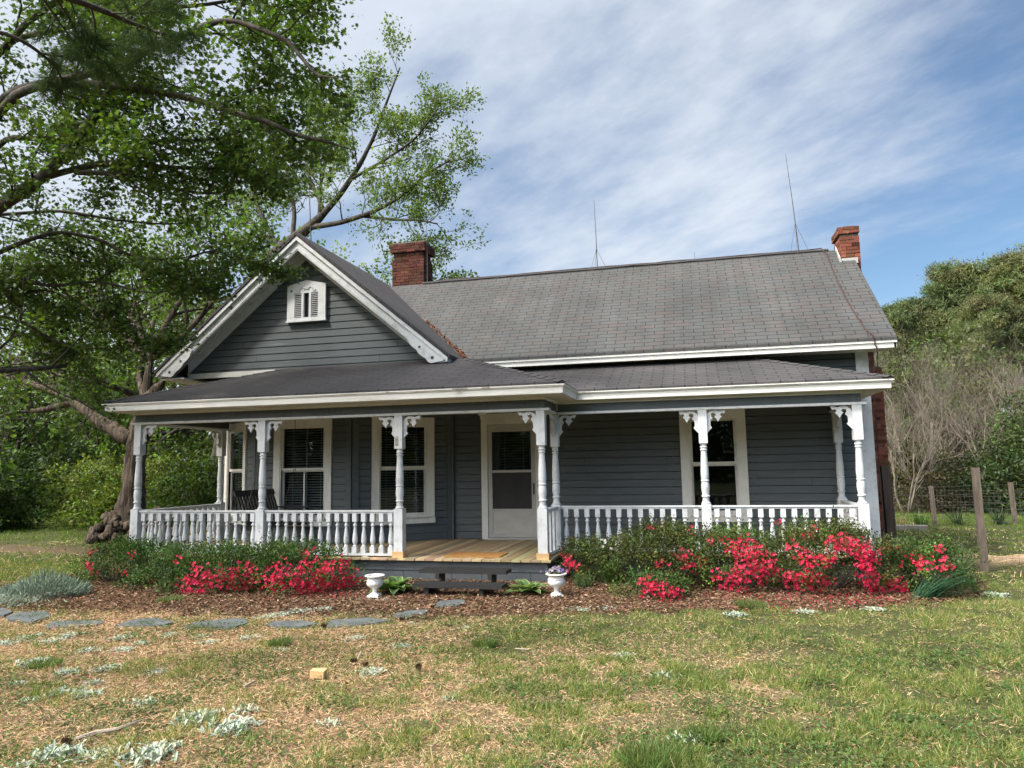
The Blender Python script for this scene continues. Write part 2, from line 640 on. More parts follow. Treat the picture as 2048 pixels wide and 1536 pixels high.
M['mat'] = pm('coir_doormat', (.46, .24, .07), (.34, .17, .05), 60, rough=.95, bump=.8, bscale=260, fine=.3)
M['dark'] = pm('dim_interior', (.018, .018, .019), rough=.9)  # near-black: the unlit depth behind windows and openings is put into the colour
M['blind'] = pm('window_blind_slats', (.50, .50, .48), (.42, .42, .40), 5, rough=.5)
M['sash'] = pm('grey_white_sash_paint', (.60, .59, .56), (.45, .44, .41), 9, rough=.5, bump=.1, lo=.3, hi=.5)
M['alu'] = pm('dull_aluminium', (.40, .395, .38), (.34, .335, .32), 3, rough=.5, spec=.5, bump=.05, fine=.06)
M['alu_panel'] = pm('aluminium_kick_panel', (.44, .43, .40), (.36, .35, .32), 2.2, (1, 1, 2.5), rough=.45, spec=.5, bump=.05, fine=.08)
M['screen'] = pm('dark_fly_screen', (.028, .028, .028), (.02, .02, .02), 5, rough=.7, fine=.2, bscale=300)
M['glass'] = glass_mat('window_glass')
M['black'] = pm('black_swing_paint', (.014, .014, .016), (.022, .022, .024), 8, rough=.45, spec=.5)
M['rust'] = pm('rusty_cable', (.060, .026, .022), (.034, .016, .014), 30, rough=.75, bump=.4, bscale=150)
M['rod'] = pm('weathered_rod_metal', (.10, .085, .08), (.06, .045, .04), 20, rough=.6, metal=.3)
M['urn'] = pm('white_cast_urn', (.72, .73, .72), (.55, .55, .51), 9, rough=.55, bump=.2, bscale=45, lo=.3, hi=.5)
M['slate'] = pm('blue_grey_slate', (.105, .120, .128), (.070, .080, .086), 5, rough=.6, bump=.5, bscale=14, fine=.12)
M['fieldstone'] = pm('pale_fieldstone', (.33, .30, .25), (.20, .18, .15), 8, rough=.9, bump=.8, bscale=18)
M['soil'] = pm('dark_potting_soil', (.03, .02, .014), rough=1, bump=.8)
M['bark'] = pm('grey_brown_bark', (.105, .080, .058), (.022, .016, .012), 12, (1, 1, .13), rough=.95, bump=1.0, bscale=16, lo=.40, hi=.62, bdist=.06)
M['bark_pale'] = pm('lichen_grey_bark', (.070, .061, .050), (.024, .020, .016), 14, (1, 1, .5), rough=.9, bump=.8, bscale=30, lo=.4, hi=.62)
M['bark_dark'] = pm('dark_damp_bark', (.065, .052, .042), (.024, .019, .015), 10, (1, 1, .4), rough=.95, bump=.8, bscale=30)
M['bare'] = pm('bare_grey_twigs', (.215, .185, .155), (.135, .112, .090), 3, rough=.9)
M['leaf'] = leaf_mat('broad_leaves', .42)
M['needle'] = leaf_mat('pine_needles', .2, .8, .05, tint=(1.1, 1.1, .7))
M['azalea'] = leaf_mat('azalea_leaves', .25, .5, .22)
M['petal'] = leaf_mat('petals', .3, .6, .2, tint=(1.1, .6, .8))
M['grass'] = leaf_mat('grass_blades', .35, .6, .25, tint=(1.15, 1.15, .6))
M['felt'] = leaf_mat('felted_silver_leaves', .12, .95, .05, tint=(1, 1, .9))
M['dry'] = leaf_mat('dry_litter', .12, .9, .1, tint=(1.1, .9, .7))
M['driftwood'] = pm('pale_dry_wood', (.42, .36, .29), (.27, .22, .17), 12, (1, 1, 3), rough=.9, bump=.4)
M['post'] = pm('weathered_fence_post', (.150, .122, .100), (.075, .060, .048), 10, (2, 2, .3), rough=.9, bump=.6, bscale=40)
M['post_dark'] = pm('dark_weathered_post', (.085, .062, .05), (.04, .03, .025), 10, (2, 2, .3), rough=.9, bump=.6, bscale=40)
M['wire'] = pm('dull_fence_wire', (.16, .15, .14), (.10, .085, .07), 20, rough=.55, metal=.6)
M['ground'] = attr_mat('lawn_soil', .95, .8, 34, .38, .1)
# ------------------------------------------------------------------ the farmhouse
ZF, ZT, ZR, ZC = .31, 2.38, .99, 2.57          # deck, underside of beam, rail top, porch ceiling
X1, X2, X3, X4, X5, X6, X7, YB, YW, YG = -5.92, -3.63, -1.34, .81, .82, 3.03, 5.12, .96, 2.68, 1.59
house = thing('farmhouse', 'blue-grey clapboard farmhouse with white porch, grey shingle roofs and two brick chimneys', 'house')


def clap(g, O, S, Nn, length, z0, z1, holes=(), xlim=None, e=.128):
    z = z0
    while z < z1 - .005:
        zt_ = min(z + e, z1)
        cuts = sorted({min(z + .009, zt_ - .002), zt_} | {h for a, b, c, d in holes for h in (c, d) if z + .009 < h < zt_})
        for za, zb in zip(cuts[:-1], cuts[1:]):
            oa, ob = (.016 - .011 * (q - z) / e for q in (za, zb))
            segs = [(0, length)]
            for a, b, c, d in holes:
                if c < (za + zb) / 2 < d:
                    segs = [q for s0, s1 in segs for q in ((s0, min(s1, a)), (max(s0, b), s1)) if q[1] - q[0] > .005]
            joined = []
            for s0, s1 in segs:                       # butt joints in the longer boards
                if s1 - s0 > 1.6 and RNG.random() < .7:
                    c_ = RNG.uniform(s0 + .4, s1 - .4)
                    joined += [(s0, c_ - .0025), (c_ + .0025, s1)]
                else:
                    joined.append((s0, s1))
            for s0, s1 in joined:
                a0, a1, b0, b1 = s0, s1, s0, s1
                if xlim:
                    l0, r0 = xlim(za)
                    l1, r1 = xlim(zb)
                    a0, a1, b0, b1 = max(s0, l0), min(s1, r0), max(s0, l1), min(s1, r1)
                    if a1 <= a0:
                        continue
                    if b1 <= b0:
                        b0 = b1 = (b0 + b1) / 2
                w_ = RNG.normal(0, .0012, 2)
                pt = lambda s, n, zz: (O[0] + S[0] * s + Nn[0] * n, O[1] + S[1] * s + Nn[1] * n, zz)
                v = [pt(a0, oa, za + w_[0]), pt(a1, oa, za + w_[1]), pt(b1, ob, zb), pt(b0, ob, zb), pt(a0, 0, za + w_[0]), pt(a1, 0, za + w_[1]), pt(b1, 0, zb), pt(b0, 0, zb)]
                g.add(v, [[[0, 1, 2, 3], [0, 4, 5, 1], [0, 3, 7, 4], [1, 5, 6, 2]]])
        z += e
    return g


def frame_of(p, q):
    d = np.array(q, float) - np.array(p, float)
    ln = np.linalg.norm(d)
    S = d / ln
    return np.array(p, float), S, np.array([S[1], -S[0]]), ln


def window(O, S, Nn, s0, s1, z0, z1, zm, blind=1, cas=.13, split=False):
    k = Geo()
    k.obox(O, S, Nn, s0, s0 + cas, 0, .042, z0 + .10, z1)
    k.obox(O, S, Nn, s1 - cas, s1, 0, .042, z0 + .10, z1)
    k.obox(O, S, Nn, s0 + cas, s1 - cas, 0, .040, z1 - cas, z1)
    w_ = k.build('window', M['cream'], house)
    si = Geo()
    si.obox(O, S, Nn, s0 - .01, s1 + .01, 0, .052, z0, z0 + .10)
    si.obox(O, S, Nn, s0 + cas - .03, s1 - cas + .03, .042, .085, z0 + .105, z0 + .14)
    si.obox(O, S, Nn, s0 + cas, s1 - cas, -.09, .042, z0 + .10, z0 + .135)
    si.build('sill', M['cream'], w_)
    a, b, zb, zt_ = s0 + cas, s1 - cas, z0 + .135, z1 - cas
    f = Geo()
    t_ = .045
    for (q0, q1, n0, n1) in ((zm, zt_, -.035, .002), (zb, zm + .02, -.075, -.037)):
        f.obox(O, S, Nn, a, a + t_, n0, n1, q0, q1)
        f.obox(O, S, Nn, b - t_, b, n0, n1, q0, q1)
        f.obox(O, S, Nn, a + t_, b - t_, n0 + .002, n1 - .002, q1 - .045, q1)
        f.obox(O, S, Nn, a + t_, b - t_, n0 + .002, n1 - .002, q0, q0 + (.05 if q0 == zb else .045))
    if split:
        f.obox(O, S, Nn, (a + b) / 2 - .014, (a + b) / 2 + .014, -.07, -.042, zb + .05, zm)
    # outer stops beside the sashes
    f.obox(O, S, Nn, a - .001, a + .018, .004, .03, zb, zt_)
    f.obox(O, S, Nn, b - .018, b + .001, .004, .03, zb, zt_)
    f.build('sash', M['sash'], w_)
    gl = Geo()
    for n_, q0, q1 in ((-.018, zm + .02, zt_ - .02), (-.056, zb + .02, zm)):
        P = [(O[0] + S[0] * s + Nn[0] * n_, O[1] + S[1] * s + Nn[1] * n_, z) for s, z in ((a + .02, q0), (b - .02, q0), (b - .02, q1), (a + .02, q1))]
        gl.add(P, [[[0, 1, 2, 3]]])
    gl.build('glass', M['glass'], w_)
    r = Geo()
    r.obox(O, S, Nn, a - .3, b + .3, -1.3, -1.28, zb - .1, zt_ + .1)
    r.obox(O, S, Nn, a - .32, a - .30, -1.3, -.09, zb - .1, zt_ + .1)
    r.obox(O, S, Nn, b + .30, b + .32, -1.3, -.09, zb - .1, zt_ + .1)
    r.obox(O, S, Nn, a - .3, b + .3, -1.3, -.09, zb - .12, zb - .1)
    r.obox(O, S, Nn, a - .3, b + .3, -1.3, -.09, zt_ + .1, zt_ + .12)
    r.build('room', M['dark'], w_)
    if blind:
        bl = Geo()
        z = zt_ - .03
        zend = zb + .02
        while z > zend:
            c = -.16
            dz, dn = .011, .018
            P = [(s, n_, zz) for s in (a + .01, b - .01) for n_, zz in ((c - dn, z + dz), (c + dn, z - dz))]
            v = [(O[0] + S[0] * s + Nn[0] * n_, O[1] + S[1] * s + Nn[1] * n_, zz) for s, n_, zz in P]
            bl.add(v, [[[0, 1, 3, 2]]])
            z -= .046
        for s in (a + .16, b - .16):
            bl.obox(O, S, Nn, s - .004, s + .004, -.139, -.135, zend, zt_ - .02)
        if blind > 1:
            bl.obox(O, S, Nn, (a + b) / 2 - .012, (a + b) / 2 + .012, -.136, -.128, zend, zt_ - .02)
        bl.build('blind', M['blind'], w_)
    return w_


# walls: angled bay under the front gable, then the main wall
b1, b2, b3, b4 = (-6.31, 2.68), (-4.80, 1.59), (-2.916, 1.59), (-1.412, 2.68)
zw = 1.59
wall = Geo()
trim = Geo()


class Boards:
    def obox(s, *a):
        Geo().obox(*a).build('corner_board', M['siding'], house)

    def box(s, *a):
        Geo().box(*a).build('corner_board', M['siding'], house)


pil = Boards()
O, S, Nn, ln = frame_of(b1, b2)
clap(wall, O, S, Nn, ln, ZF, ZC + .2, [(.36, 1.36, .68, 2.46)])
window(O, S, Nn, .30, 1.41, .62, 2.51, zw, 1)
pil.obox(O, S, Nn, ln - .11, ln + .01, 0, .032, ZF, ZC)
Geo().obox(O, S, Nn, -.10, .03, 0, .034, ZF, ZC).build('corner_board', M['cream'], house)
O, S, Nn, ln = frame_of(b2, b3)
clap(wall, O, S, Nn, ln, ZF, ZC + .2, [(.43, 1.45, .68, 2.46)])
window(O, S, Nn, .37, 1.51, .62, 2.51, zw, 2, split=True)
pil.obox(O, S, Nn, 0, .11, 0, .030, ZF, ZC)
pil.obox(O, S, Nn, ln - .11, ln, 0, .030, ZF, ZC)
O, S, Nn, ln = frame_of(b3, b4)
clap(wall, O, S, Nn, ln, ZF, ZC + .2, [(.41, 1.43, .68, 2.46)])
window(O, S, Nn, .345, 1.48, .62, 2.51, zw, 1)
pil.obox(O, S, Nn, 0.012, .12, 0, .032, ZF, ZC)
pil.obox(O, S, Nn, ln - .13, ln - .02, 0, .032, ZF, ZC)
DX0, DX1 = -.755, .135
O, S, Nn, ln = frame_of((-1.42, YW), (5.66, YW))
mw = lambda x: x + 1.42
clap(wall, O, S, Nn, ln, ZF, 3.42, [(mw(DX0) - .05, mw(DX1) + .05, 0, 2.5), (mw(2.72), mw(3.68), .69, 2.45)])
window(O, S, Nn, mw(2.661), mw(3.739), .623, 2.508, 1.575, 0, cas=.155)
wall.build('clapboard_wall', M['siding'], house)
pil.box(-1.425, -1.395, 2.60, 2.68, ZF, ZC)
trim.box(5.50, 5.66, 2.646, 2.68, .05, 3.40)
trim.box(5.66, 5.69, 2.646, 2.84, .05, 3.40)
trim.build('corner_board', M['white'], house)
sh = Geo()                                         # the plain walls behind and at the sides
sh.box(5.62, 5.66, 2.69, 7.9, 0, 3.5)
sh.box(-6.31, -6.27, 2.7, 7.9, 0, 3.5)
sh.box(-6.31, 5.66, 7.9, 7.94, 0, 3.5)
sh.prism([(5.63, 2.7, 3.42), (5.63, 7.88, 3.42), (5.63, 5.3, 5.55), (5.63, 5.0, 5.6)], (.03, 0, 0))
sh.box(-6.2, 5.6, 2.95, 2.98, .1, ZF - .02)
sh.build('rear_wall', M['siding'], house)

# gable wall, with its vent
GX, GZ, GM = -3.85, 5.84, .825
gw = Geo()
rake_z = lambda x: GZ - GM * abs(x - GX)
clap(gw, (-6.27, YG), (1, 0), (0, -1), 4.84, 3.33, 5.62, (), lambda z: (GX - (5.52 - z) / GM + 6.27, GX + (5.52 - z) / GM + 6.27))
gw.build('gable_wall', M['siding_worn'], house)
gt = Geo()


def rake(g, o0, o1, y0, y1, xe=2.85, cut=None):
    """a pair of boards following the gable slopes, o0..o1 below the roof line"""
    for sg in (-1, 1):
        xb = xe if cut is None else cut
        P = [(GX, y0, GZ - o0), (GX + sg * xe, y0, GZ - GM * xe - o0), (GX + sg * xe, y0, GZ - GM * xe - o1), (GX, y0, GZ - o1)]
        if cut is not None:
            P[2] = (GX + sg * cut, y0, GZ - GM * cut - o1)
            P.insert(2, (GX + sg * xe, y0, GZ - GM * cut - o1))
        g.prism(P if sg > 0 else P[::-1], (0, y1 - y0, 0))


rake(gt, .075, .30, 1.255, 1.29, 2.83, 2.66)
rake(gt, .075, .15, 1.215, 1.254, 2.84)
rake(gt, .30, .325, 1.262, 1.30, 2.60)
rake(gt, .185, .40, 1.545, 1.575, 2.42)            # frieze board against the wall
rake(gt, .40, .425, 1.535, 1.570, 2.42)
rake(gt, .186, .24, 1.515, 1.544, 2.42)
gt.build('rake_board', M['white'], house)
gs = Geo()
rake(gs, .165, .183, 1.291, 1.60, 2.80)
gs.box(-6.66, -6.16, 1.30, 2.9, 3.30, 3.325)      # boxed ends of the eaves
gs.box(-1.54, -1.04, 1.30, 2.3, 3.30, 3.325)
gs.build('soffit', M['cream'], house)
# scalloped ornaments at the lower ends of the rakes
ca, sa = math.cos(math.atan(GM)), math.sin(math.atan(GM))
for sg in (-1, 1):
    e = np.array([GX + sg * 2.83, 0, GZ - GM * 2.83 - .075])
    pp = lambda t, d: (e[0] - sg * (t * ca - d * sa * 0) - sg * d * sa, 1.232, e[2] + t * sa - d * ca)
    outl = [(0, .03), (0.02, .10), (.11, .20), (.16, .255), (.22, .27), (.30, .25), (.36, .262), (.44, .262), (.52, .235), (.58, .24), (.66, .235), (.74, .205), (.80, .165), (.80, .03)]
    P = [pp(t, d) for t, d in outl]
    og = Geo().prism(P if sg > 0 else P[::-1], (0, .022, 0)).build('rake_ornament', M['white'], house)
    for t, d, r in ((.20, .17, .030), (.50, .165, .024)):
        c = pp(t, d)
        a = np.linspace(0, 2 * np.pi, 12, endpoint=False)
        hg = Geo().prism([(c[0] + r * math.cos(x), 1.2315, c[2] + r * math.sin(x)) for x in a], (0, -.002, 0))  # dark disc on the face; the shade of a hole is its colour
        hg.build('hole_disc', M['rod'], og)
bt = Geo()
bt.box(-6.27, -3.3, 1.545, 1.585, 3.325, 3.42)
bt.build('gable_base_trim', M['cream'], house)
vx0, vx1, vz0, vz1 = -4.19, -3.42, 4.29, 4.94
vt = Geo()
vy0, vy1 = 1.515, 1.565
vt.box(vx0, vx0 + .15, vy0, vy1, vz0, vz1)
vt.box(vx1 - .15, vx1, vy0, vy1, vz0, vz1)
vt.box(vx0 + .15, vx1 - .15, vy0, vy1, vz0, vz0 + .05)
vt.prism([(vx0 + .15, vy0, vz1 - .15), (vx1 - .15, vy0, vz1 - .15), (vx1 - .15, vy0, vz1), (vx0 + .15, vy0, vz1)], (0, vy1 - vy0, 0))
vt.prism([(vx0, vy0, vz1), (vx1, vy0, vz1), (GX + .045, vy0, vz1 + .085), (GX + .045, vy0, vz1 + .086)], (0, vy1 - vy0, 0))
cx_ = (vx0 + vx1) / 2
for sg in (-1, 1):
    vt.box(cx_ + sg * .075 - .022, cx_ + sg * .075 + .022, vy0, vy1, vz0 + .05, vz1 - .15)
vt.box(vx0 - .015, vx1 + .015, vy0 - .015, vy1, vz0 - .03, vz0)
vent = vt.build('gable_vent', M['white'], house)
for sg in (-1, 1):
    lv = Geo()
    xa, xb = sorted((cx_ + sg * .097, cx_ + sg * .235))
    for k in range(13):
        z = vz0 + .065 + k * .034
        lv.prism([(xa, vy0 + .004, z), (xa, vy1 - .004, z + .020), (xa, vy1 - .004, z + .026), (xa, vy0 + .004, z + .007)], (xb - xa, 0, 0))
    lv.build('louvre', M['white'], vent)
sc = Geo()
for sg in (-1, 1):
    for r, cx2, cz2, a0, a1 in ((.042, .085, vz1 - .085, -.3, 3.4), (.026, .155, vz1 - .095, 2.9, 6.5), (.024, .024, vz1 - .06, 3.0, 6.4)):
        a = np.linspace(a0, a1, 12)
        sc.tube(np.c_[cx_ + sg * (cx2 + r * np.cos(a)), np.full(12, vy0 - .006), cz2 + r * np.sin(a)], .0075, 5)
sc.build('scrollwork', M['white'], vent)
Geo().box(vx0 + .12, vx1 - .12, vy1 + .002, vy1 + .006, vz0 + .03, vz1 - .12).build('vent_dark_panel', M['dark'], vent)  # flat dark panel carrying the shade inside the vent as colour

# roofs
ROOF_T = .045


def roof_slab(g, pts, th=ROOF_T):
    g.prism([(x, y, z - th) for x, y, z in pts], (0, 0, th))


def uvmap(ax, slope_len):
    def f(V):
        k = math.sqrt(1 + slope_len ** 2)
        return np.c_[V[:, ax], V[:, 1 - ax] * k]
    return f


MZ, MY, MM = 3.515, 2.13, .77
RY = 5.0
RZ = MZ + MM * (RY - MY)
g = Geo()
roof_slab(g, [(-6.3, MY - .03, MZ - MM * .03), (6.0, MY - .03, MZ - MM * .03), (6.0, RY, RZ), (-6.3, RY, RZ)])
main_roof = g.build('main_roof', M['shingle_red'], house, uv=uvmap(0, MM))
g = Geo()
roof_slab(g, [(-6.3, RY + .001, RZ), (6.0, RY + .001, RZ), (6.0, 7.9, MZ), (-6.3, 7.9, MZ)])
g.build('rear_slope', M['shingle_red'], main_roof, uv=uvmap(0, MM))
g = Geo()
xs = np.linspace(-2.9, 5.62, 30)
g.tube(np.c_[xs, np.full(30, RY), RZ + .012 + RNG.normal(0, .004, 30)], .035, 6)
g.build('ridge_cap', M['shingle'], main_roof)
g = Geo()
g.box(-.96, 5.995, MY, MY + .03, MZ - .185, MZ - .05)
g.box(-.96, 6.0, MY - .022, MY - .001, MZ - .105, MZ - .05)
g.build('fascia', M['fascia'], main_roof)
Geo().box(-1.0, 5.98, MY + .031, YW, MZ - .165, MZ - .15).build('soffit', M['cream'], main_roof)
g = Geo()
g.prism([(5.96, MY, MZ - .185), (5.96, MY, MZ - .05), (5.96, RY, RZ - .05), (5.96, RY, RZ - .2)], (.03, 0, 0))
g.build('rake_board', M['white'], main_roof)
# front gable roof
for sg in (-1, 1):
    g = Geo()
    xe = 2.88
    P = [(GX, 1.20, GZ), (GX, 6.2, GZ), (GX + sg * xe, 6.2, GZ - GM * xe), (GX + sg * xe, 1.20, GZ - GM * xe)]
    roof_slab(g, P if sg < 0 else P[::-1], .06)
    gr = g.build('gable_roof', M['shingle'], house, uv=uvmap(1, GM))
    Geo().box(min(GX + sg * 2.83, GX + sg * 2.85), max(GX + sg * 2.83, GX + sg * 2.85), 1.29, 2.1 if sg > 0 else 6, 3.33, 3.46).build('fascia', M['white'], gr)
# porch roof
PM, PZ, EY, EB, EL, ER, EJ = .345, 2.735, -.45, .73, -6.22, 5.54, 1.21
pz = lambda s: PZ + PM * s
panels = [
    (0, [(EL, EY), (EJ, EY), (EJ - 2.04, YG), (EL + 2.04, YG)], [0, 0, 2.04, 2.04]),
    (1, [(EJ, EY), (EJ, EB), (EJ - 1.95, YW), (EJ - 2.04, YW), (EJ - 2.04, YG)], [0, 0, 1.95, 2.04, 2.04]),
    (0, [(EJ, EB), (ER, EB), (ER - 1.95, YW), (EJ - 1.95, YW)], [0, 0, 1.95, 1.95]),
    (1, [(ER, EB), (ER, YW), (ER - 1.95, YW)], [0, 0, 1.95]),
    (1, [(EL, YW), (EL, EY), (EL + 2.04, YG), (EL + 2.04, YW)], [0, 0, 2.04, 2.04]),
]
proot = None
for i, (ax, xy, s) in enumerate(panels):
    g = Geo()
    roof_slab(g, [(x, y, pz(q)) for (x, y), q in zip(xy, s)], .035)
    o = g.build('porch_roof' if i == 0 else 'porch_slope', M['shingle'], house if i == 0 else proot, uv=uvmap(ax, PM))
    proot = proot or o
for a, b in (((EL, EY, PZ), (EL + 2.0, YG - .04, pz(2.0))), ((EJ, EY, PZ), (EJ - 2.0, YG - .04, pz(2.0))), ((ER, EB, PZ), (ER - 1.9, YW - .05, pz(1.9)))):
    n_ = 15
    hc = Geo()
    for k in range(n_):
        p, q = (np.array(a) + (np.array(b) - np.array(a)) * t for t in (k / n_, (k + 1.25) / n_))
        d = (q - p) / np.linalg.norm(q - p)
        s_ = np.cross(d, (0, 0, 1))
        s_ /= np.linalg.norm(s_)
        P = [p + s_ * .09 - (0, 0, .012), p + (0, 0, .018), p - s_ * .09 - (0, 0, .012), q - s_ * .09 - (0, 0, .022), q + (0, 0, .006), q + s_ * .09 - (0, 0, .022)]
        hc.add(P, [[[0, 1, 4, 5], [1, 2, 3, 4]]])
    hc.build('hip_cap', M['shingle'], proot)
fa = Geo()
zb_, zt_ = 2.58, 2.70
fa.box(EL, EJ, EY, EY + .028, zb_, zt_)
fa.box(EJ - .028, EJ, EY + .028, EB, zb_, zt_)
fa.box(EJ, ER, EB, EB + .028, zb_, zt_)
fa.box(ER - .028, ER, EB + .028, YW, zb_, zt_)
fa.box(EL, EL + .028, EY + .028, YW - .1, zb_, zt_)
for d, z0, z1 in ((.018, 2.668, 2.70), (.034, 2.684, 2.70)):   # crown moulding
    fa.box(EL - d, EJ + d, EY - d, EY - d + .017, z0, z1)
    fa.box(EJ + d - .017, EJ + d, EY - d + .017, EB - d, z0, z1)
    fa.box(EJ + d, ER + d, EB - d, EB - d + .017, z0, z1)
    fa.box(ER + d - .017, ER + d, EB - d + .017, YW, z0, z1)
    fa.box(EL - d, EL - d + .017, EY - d + .017, YW, z0, z1)
fo = fa.build('fascia', M['fascia'], proot)
for x0, x1, z0 in ((-.35, -.12, 2.692), (.08, .2, 2.692), (-1.35, -1.3, 2.69), (1.22, 1.42, 2.69), (-.3, -.22, 2.66)):
    y = EY if x0 < 1.2 else EB
    bare = Geo().box(x0, x1, y - .0375, y - .0345, z0 - .012, z0 + .006)
    bare.build('peeled_paint', M['fascia_bare'], fo)
ce = Geo()
ce.box(EL + .03, EJ - .03, EY + .03, YW, ZC, ZC + .012)
ce.box(EJ - .03, ER - .03, EB + .03, YW, ZC + .001, ZC + .013)
cl = ce.build('porch_ceiling', M['ceiling'], proot)
fr = Geo()                                         # cream frieze under the soffit
fr.box(X1 - .09, X4 + .085, -.085, -.062, 2.535, ZC)
fr.box(X4 + .062, X4 + .085, -.062, YB - .085, 2.535, ZC)
fr.box(X4 + .085, X7 + .09, YB - .085, YB - .062, 2.535, ZC)
fr.build('frieze', M['cream'], proot)
be = Geo()
tr = Geo()


def beam(p, q):
    O, S, Nn, ln = frame_of(p, q)
    s = 0
    while s < ln:
        w_ = RNG.uniform(.075, .13)
        be.obox(O, S, Nn, s, min(s + w_ - .004, ln), -.05, .055 + RNG.uniform(0, .004), ZT + .035, ZC)
        s += w_
    be.obox(O, S, Nn, 0.002, ln - .002, -.045, .050, ZT + .036, ZC - .001)
    tr.obox(O, S, Nn, -.07 * (p[0] < -5), ln + (.07 if q[1] == 0 or q[0] > 5 else -.07), -.07, .07, ZT, ZT + .034)


beam((X1 - .06, 0), (X4 + .06, 0))
beam((X4, .06), (X4, YB - .06))
beam((X5 + .06, YB), (X7 + .06, YB))
beam((X7, YB + .06), (X7, YW - .02))
beam((X1, YW - .4), (X1, .06))
bo = be.build('porch_beam', M['siding'], house)
tr.build('beam_trim', M['white'], bo)

# porch deck and skirt
dk = Geo()
x = X1 - .10
while x < X7 + .1:
    xe_ = min(x + .132, X7 + .13)
    y0 = -.13 if x < X4 + .05 else YB - .12
    c = jit((.37, .285, .175), 1, .16, .05)[0]
    dk.box(x, xe_, y0 + RNG.normal(0, .006), YW - .02, ZF - .028, ZF + RNG.normal(0, .0015), c)
    x += .142
deck = dk.build('porch_deck', M['deck'], house)
sk = Geo()
for (a, b, y, n_) in ((X1 - .06, X4 + .06, -.06, 1), (X4 + .06, X7 + .08, YB - .06, 1)):
    sk.box(a, b, y, y + .03, .14, ZF - .03)
    xx = a
    while xx < b:
        wv = RNG.uniform(.35, .8)
        sk.box(xx, min(xx + wv - .006, b), y + .012, y + .035, -.05, .137)
        xx += wv
sk.box(X4 + .04, X4 + .07, -.03, YB - .06, -.05, ZF - .03)
sk.box(X7 + .05, X7 + .08, YB, YW, -.05, ZF - .03)
sk.box(X1 - .06, X1 - .03, -.03, YW, -.05, ZF - .03)
sk.build('skirting', M['skirt'], deck)

# posts with gingerbread brackets
HB = ZT - ZF
prof = [(.001, .70), (.060, .70), (.067, .715), (.050, .735), (.046, .79), (.050, .80), (.060, .808), (.060, .822), (.050, .828), (.049, .845), (.058, .90), (.060, .94),
        (.057, .985), (.050, 1.02), (.059, 1.028), (.060, 1.042), (.052, 1.052), (.055, 1.075), (.058, 1.12), (.057, 1.17), (.052, 1.28), (.046, 1.38), (.042, 1.45),
        (.041, 1.475), (.052, 1.480), (.053, 1.493), (.042, 1.500), (.043, 1.515), (.053, 1.520), (.053, 1.533), (.043, 1.540), (.044, 1.565), (.062, 1.58), (.001, 1.58)]
BR = np.array([(0, 60), (12, 35), (38, 15), (70, 6), (105, 10), (128, 19), (150, 12), (178, 4), (197, 0), (192, 22), (180, 44), (166, 37), (150, 40), (138, 50), (140, 62), (157, 72), (140, 88),
               (126, 108), (113, 127), (103, 106), (90, 88), (74, 74), (92, 62), (95, 52), (88, 39), (70, 33), (52, 40), (44, 55), (52, 72), (62, 90), (40, 112), (36, 140), (36, 172), (50, 186),
               (34, 206), (16, 226), (4, 240), (0, 240)], float) * .00139


def bracket_geo(dx, dy):
    P = [(dx * (.062 + a), dy * (.062 + a), ZT - .002 - b) for a, b in BR]
    n_ = np.array([-dy, dx, 0.0]) * .032
    g_ = Geo()
    g_.prism([np.array(p) - n_ / 2 for p in P], n_)
    return g_


def post(x, y, dirs, blk=False, z0=ZF, half=False, rz=0):
    g_ = Geo()
    zb = z0 + (.09 if blk else 0)
    g_.box(-.068, .068, -.068, .068, zb, ZF + .70)
    p_ = g_.build('porch_post', M['white'], house, loc=(x, y, 0))
    Geo().lathe(prof, (0, 0, ZF), 18).build('turned_shaft', M['white'], p_, smooth=35)
    Geo().box(-.062, .062, -.062, .062, ZF + 1.58, ZT).build('top_block', M['white'], p_)
    for d in dirs:
        bracket_geo(*d).build('bracket', M['white'], p_)
    if blk:
        Geo().box(-.088, .088, -.088, .088, ZF, ZF + .089).build('base_block', M['pine'], p_)
    return p_


post(X1, 0, [(1, 0), (0, 1)])
post(X2, 0, [(-1, 0), (1, 0)])
p3 = post(X3, 0, [(-1, 0), (1, 0)], True)
Geo().box(-.052, .0, -.0660, -.0625, 1.93, 2.07).build('peeled_patch', M['fascia_bare'], p3)
post(X4, 0, [(-1, 0), (0, 1)], True)
post(X5, YB, [(1, 0), (0, -1)])
post(X6, YB, [(-1, 0), (1, 0)])
post(X7, YB, [(-1, 0), (0, 1)])
post(X7, 2.44, [(0, -1)])
post(X1, 2.12, [(0, -1)])

bal_prof = [(.001, .14), (0.0296, .14), (0.0353, .15), (0.0228, .175), (0.0296, .19), (0.0388, .22), (0.0388, .26), (0.0331, .32), (0.0228, .39), (0.0194, .43), (0.0205, .445), (0.0308, .452), (0.0308, .470), (0.0205, .478), (0.0194, .50), (0.0319, .515), (.001, .515)]


def baluster_geo():
    g_ = Geo()
    g_.lathe(bal_prof, (0, 0, 0), 10)
    g_.box(-.037, .037, -.034, .034, .055, .142)
    g_.box(-.035, .035, -.033, .033, .513, .632)
    return g_


BAL = None


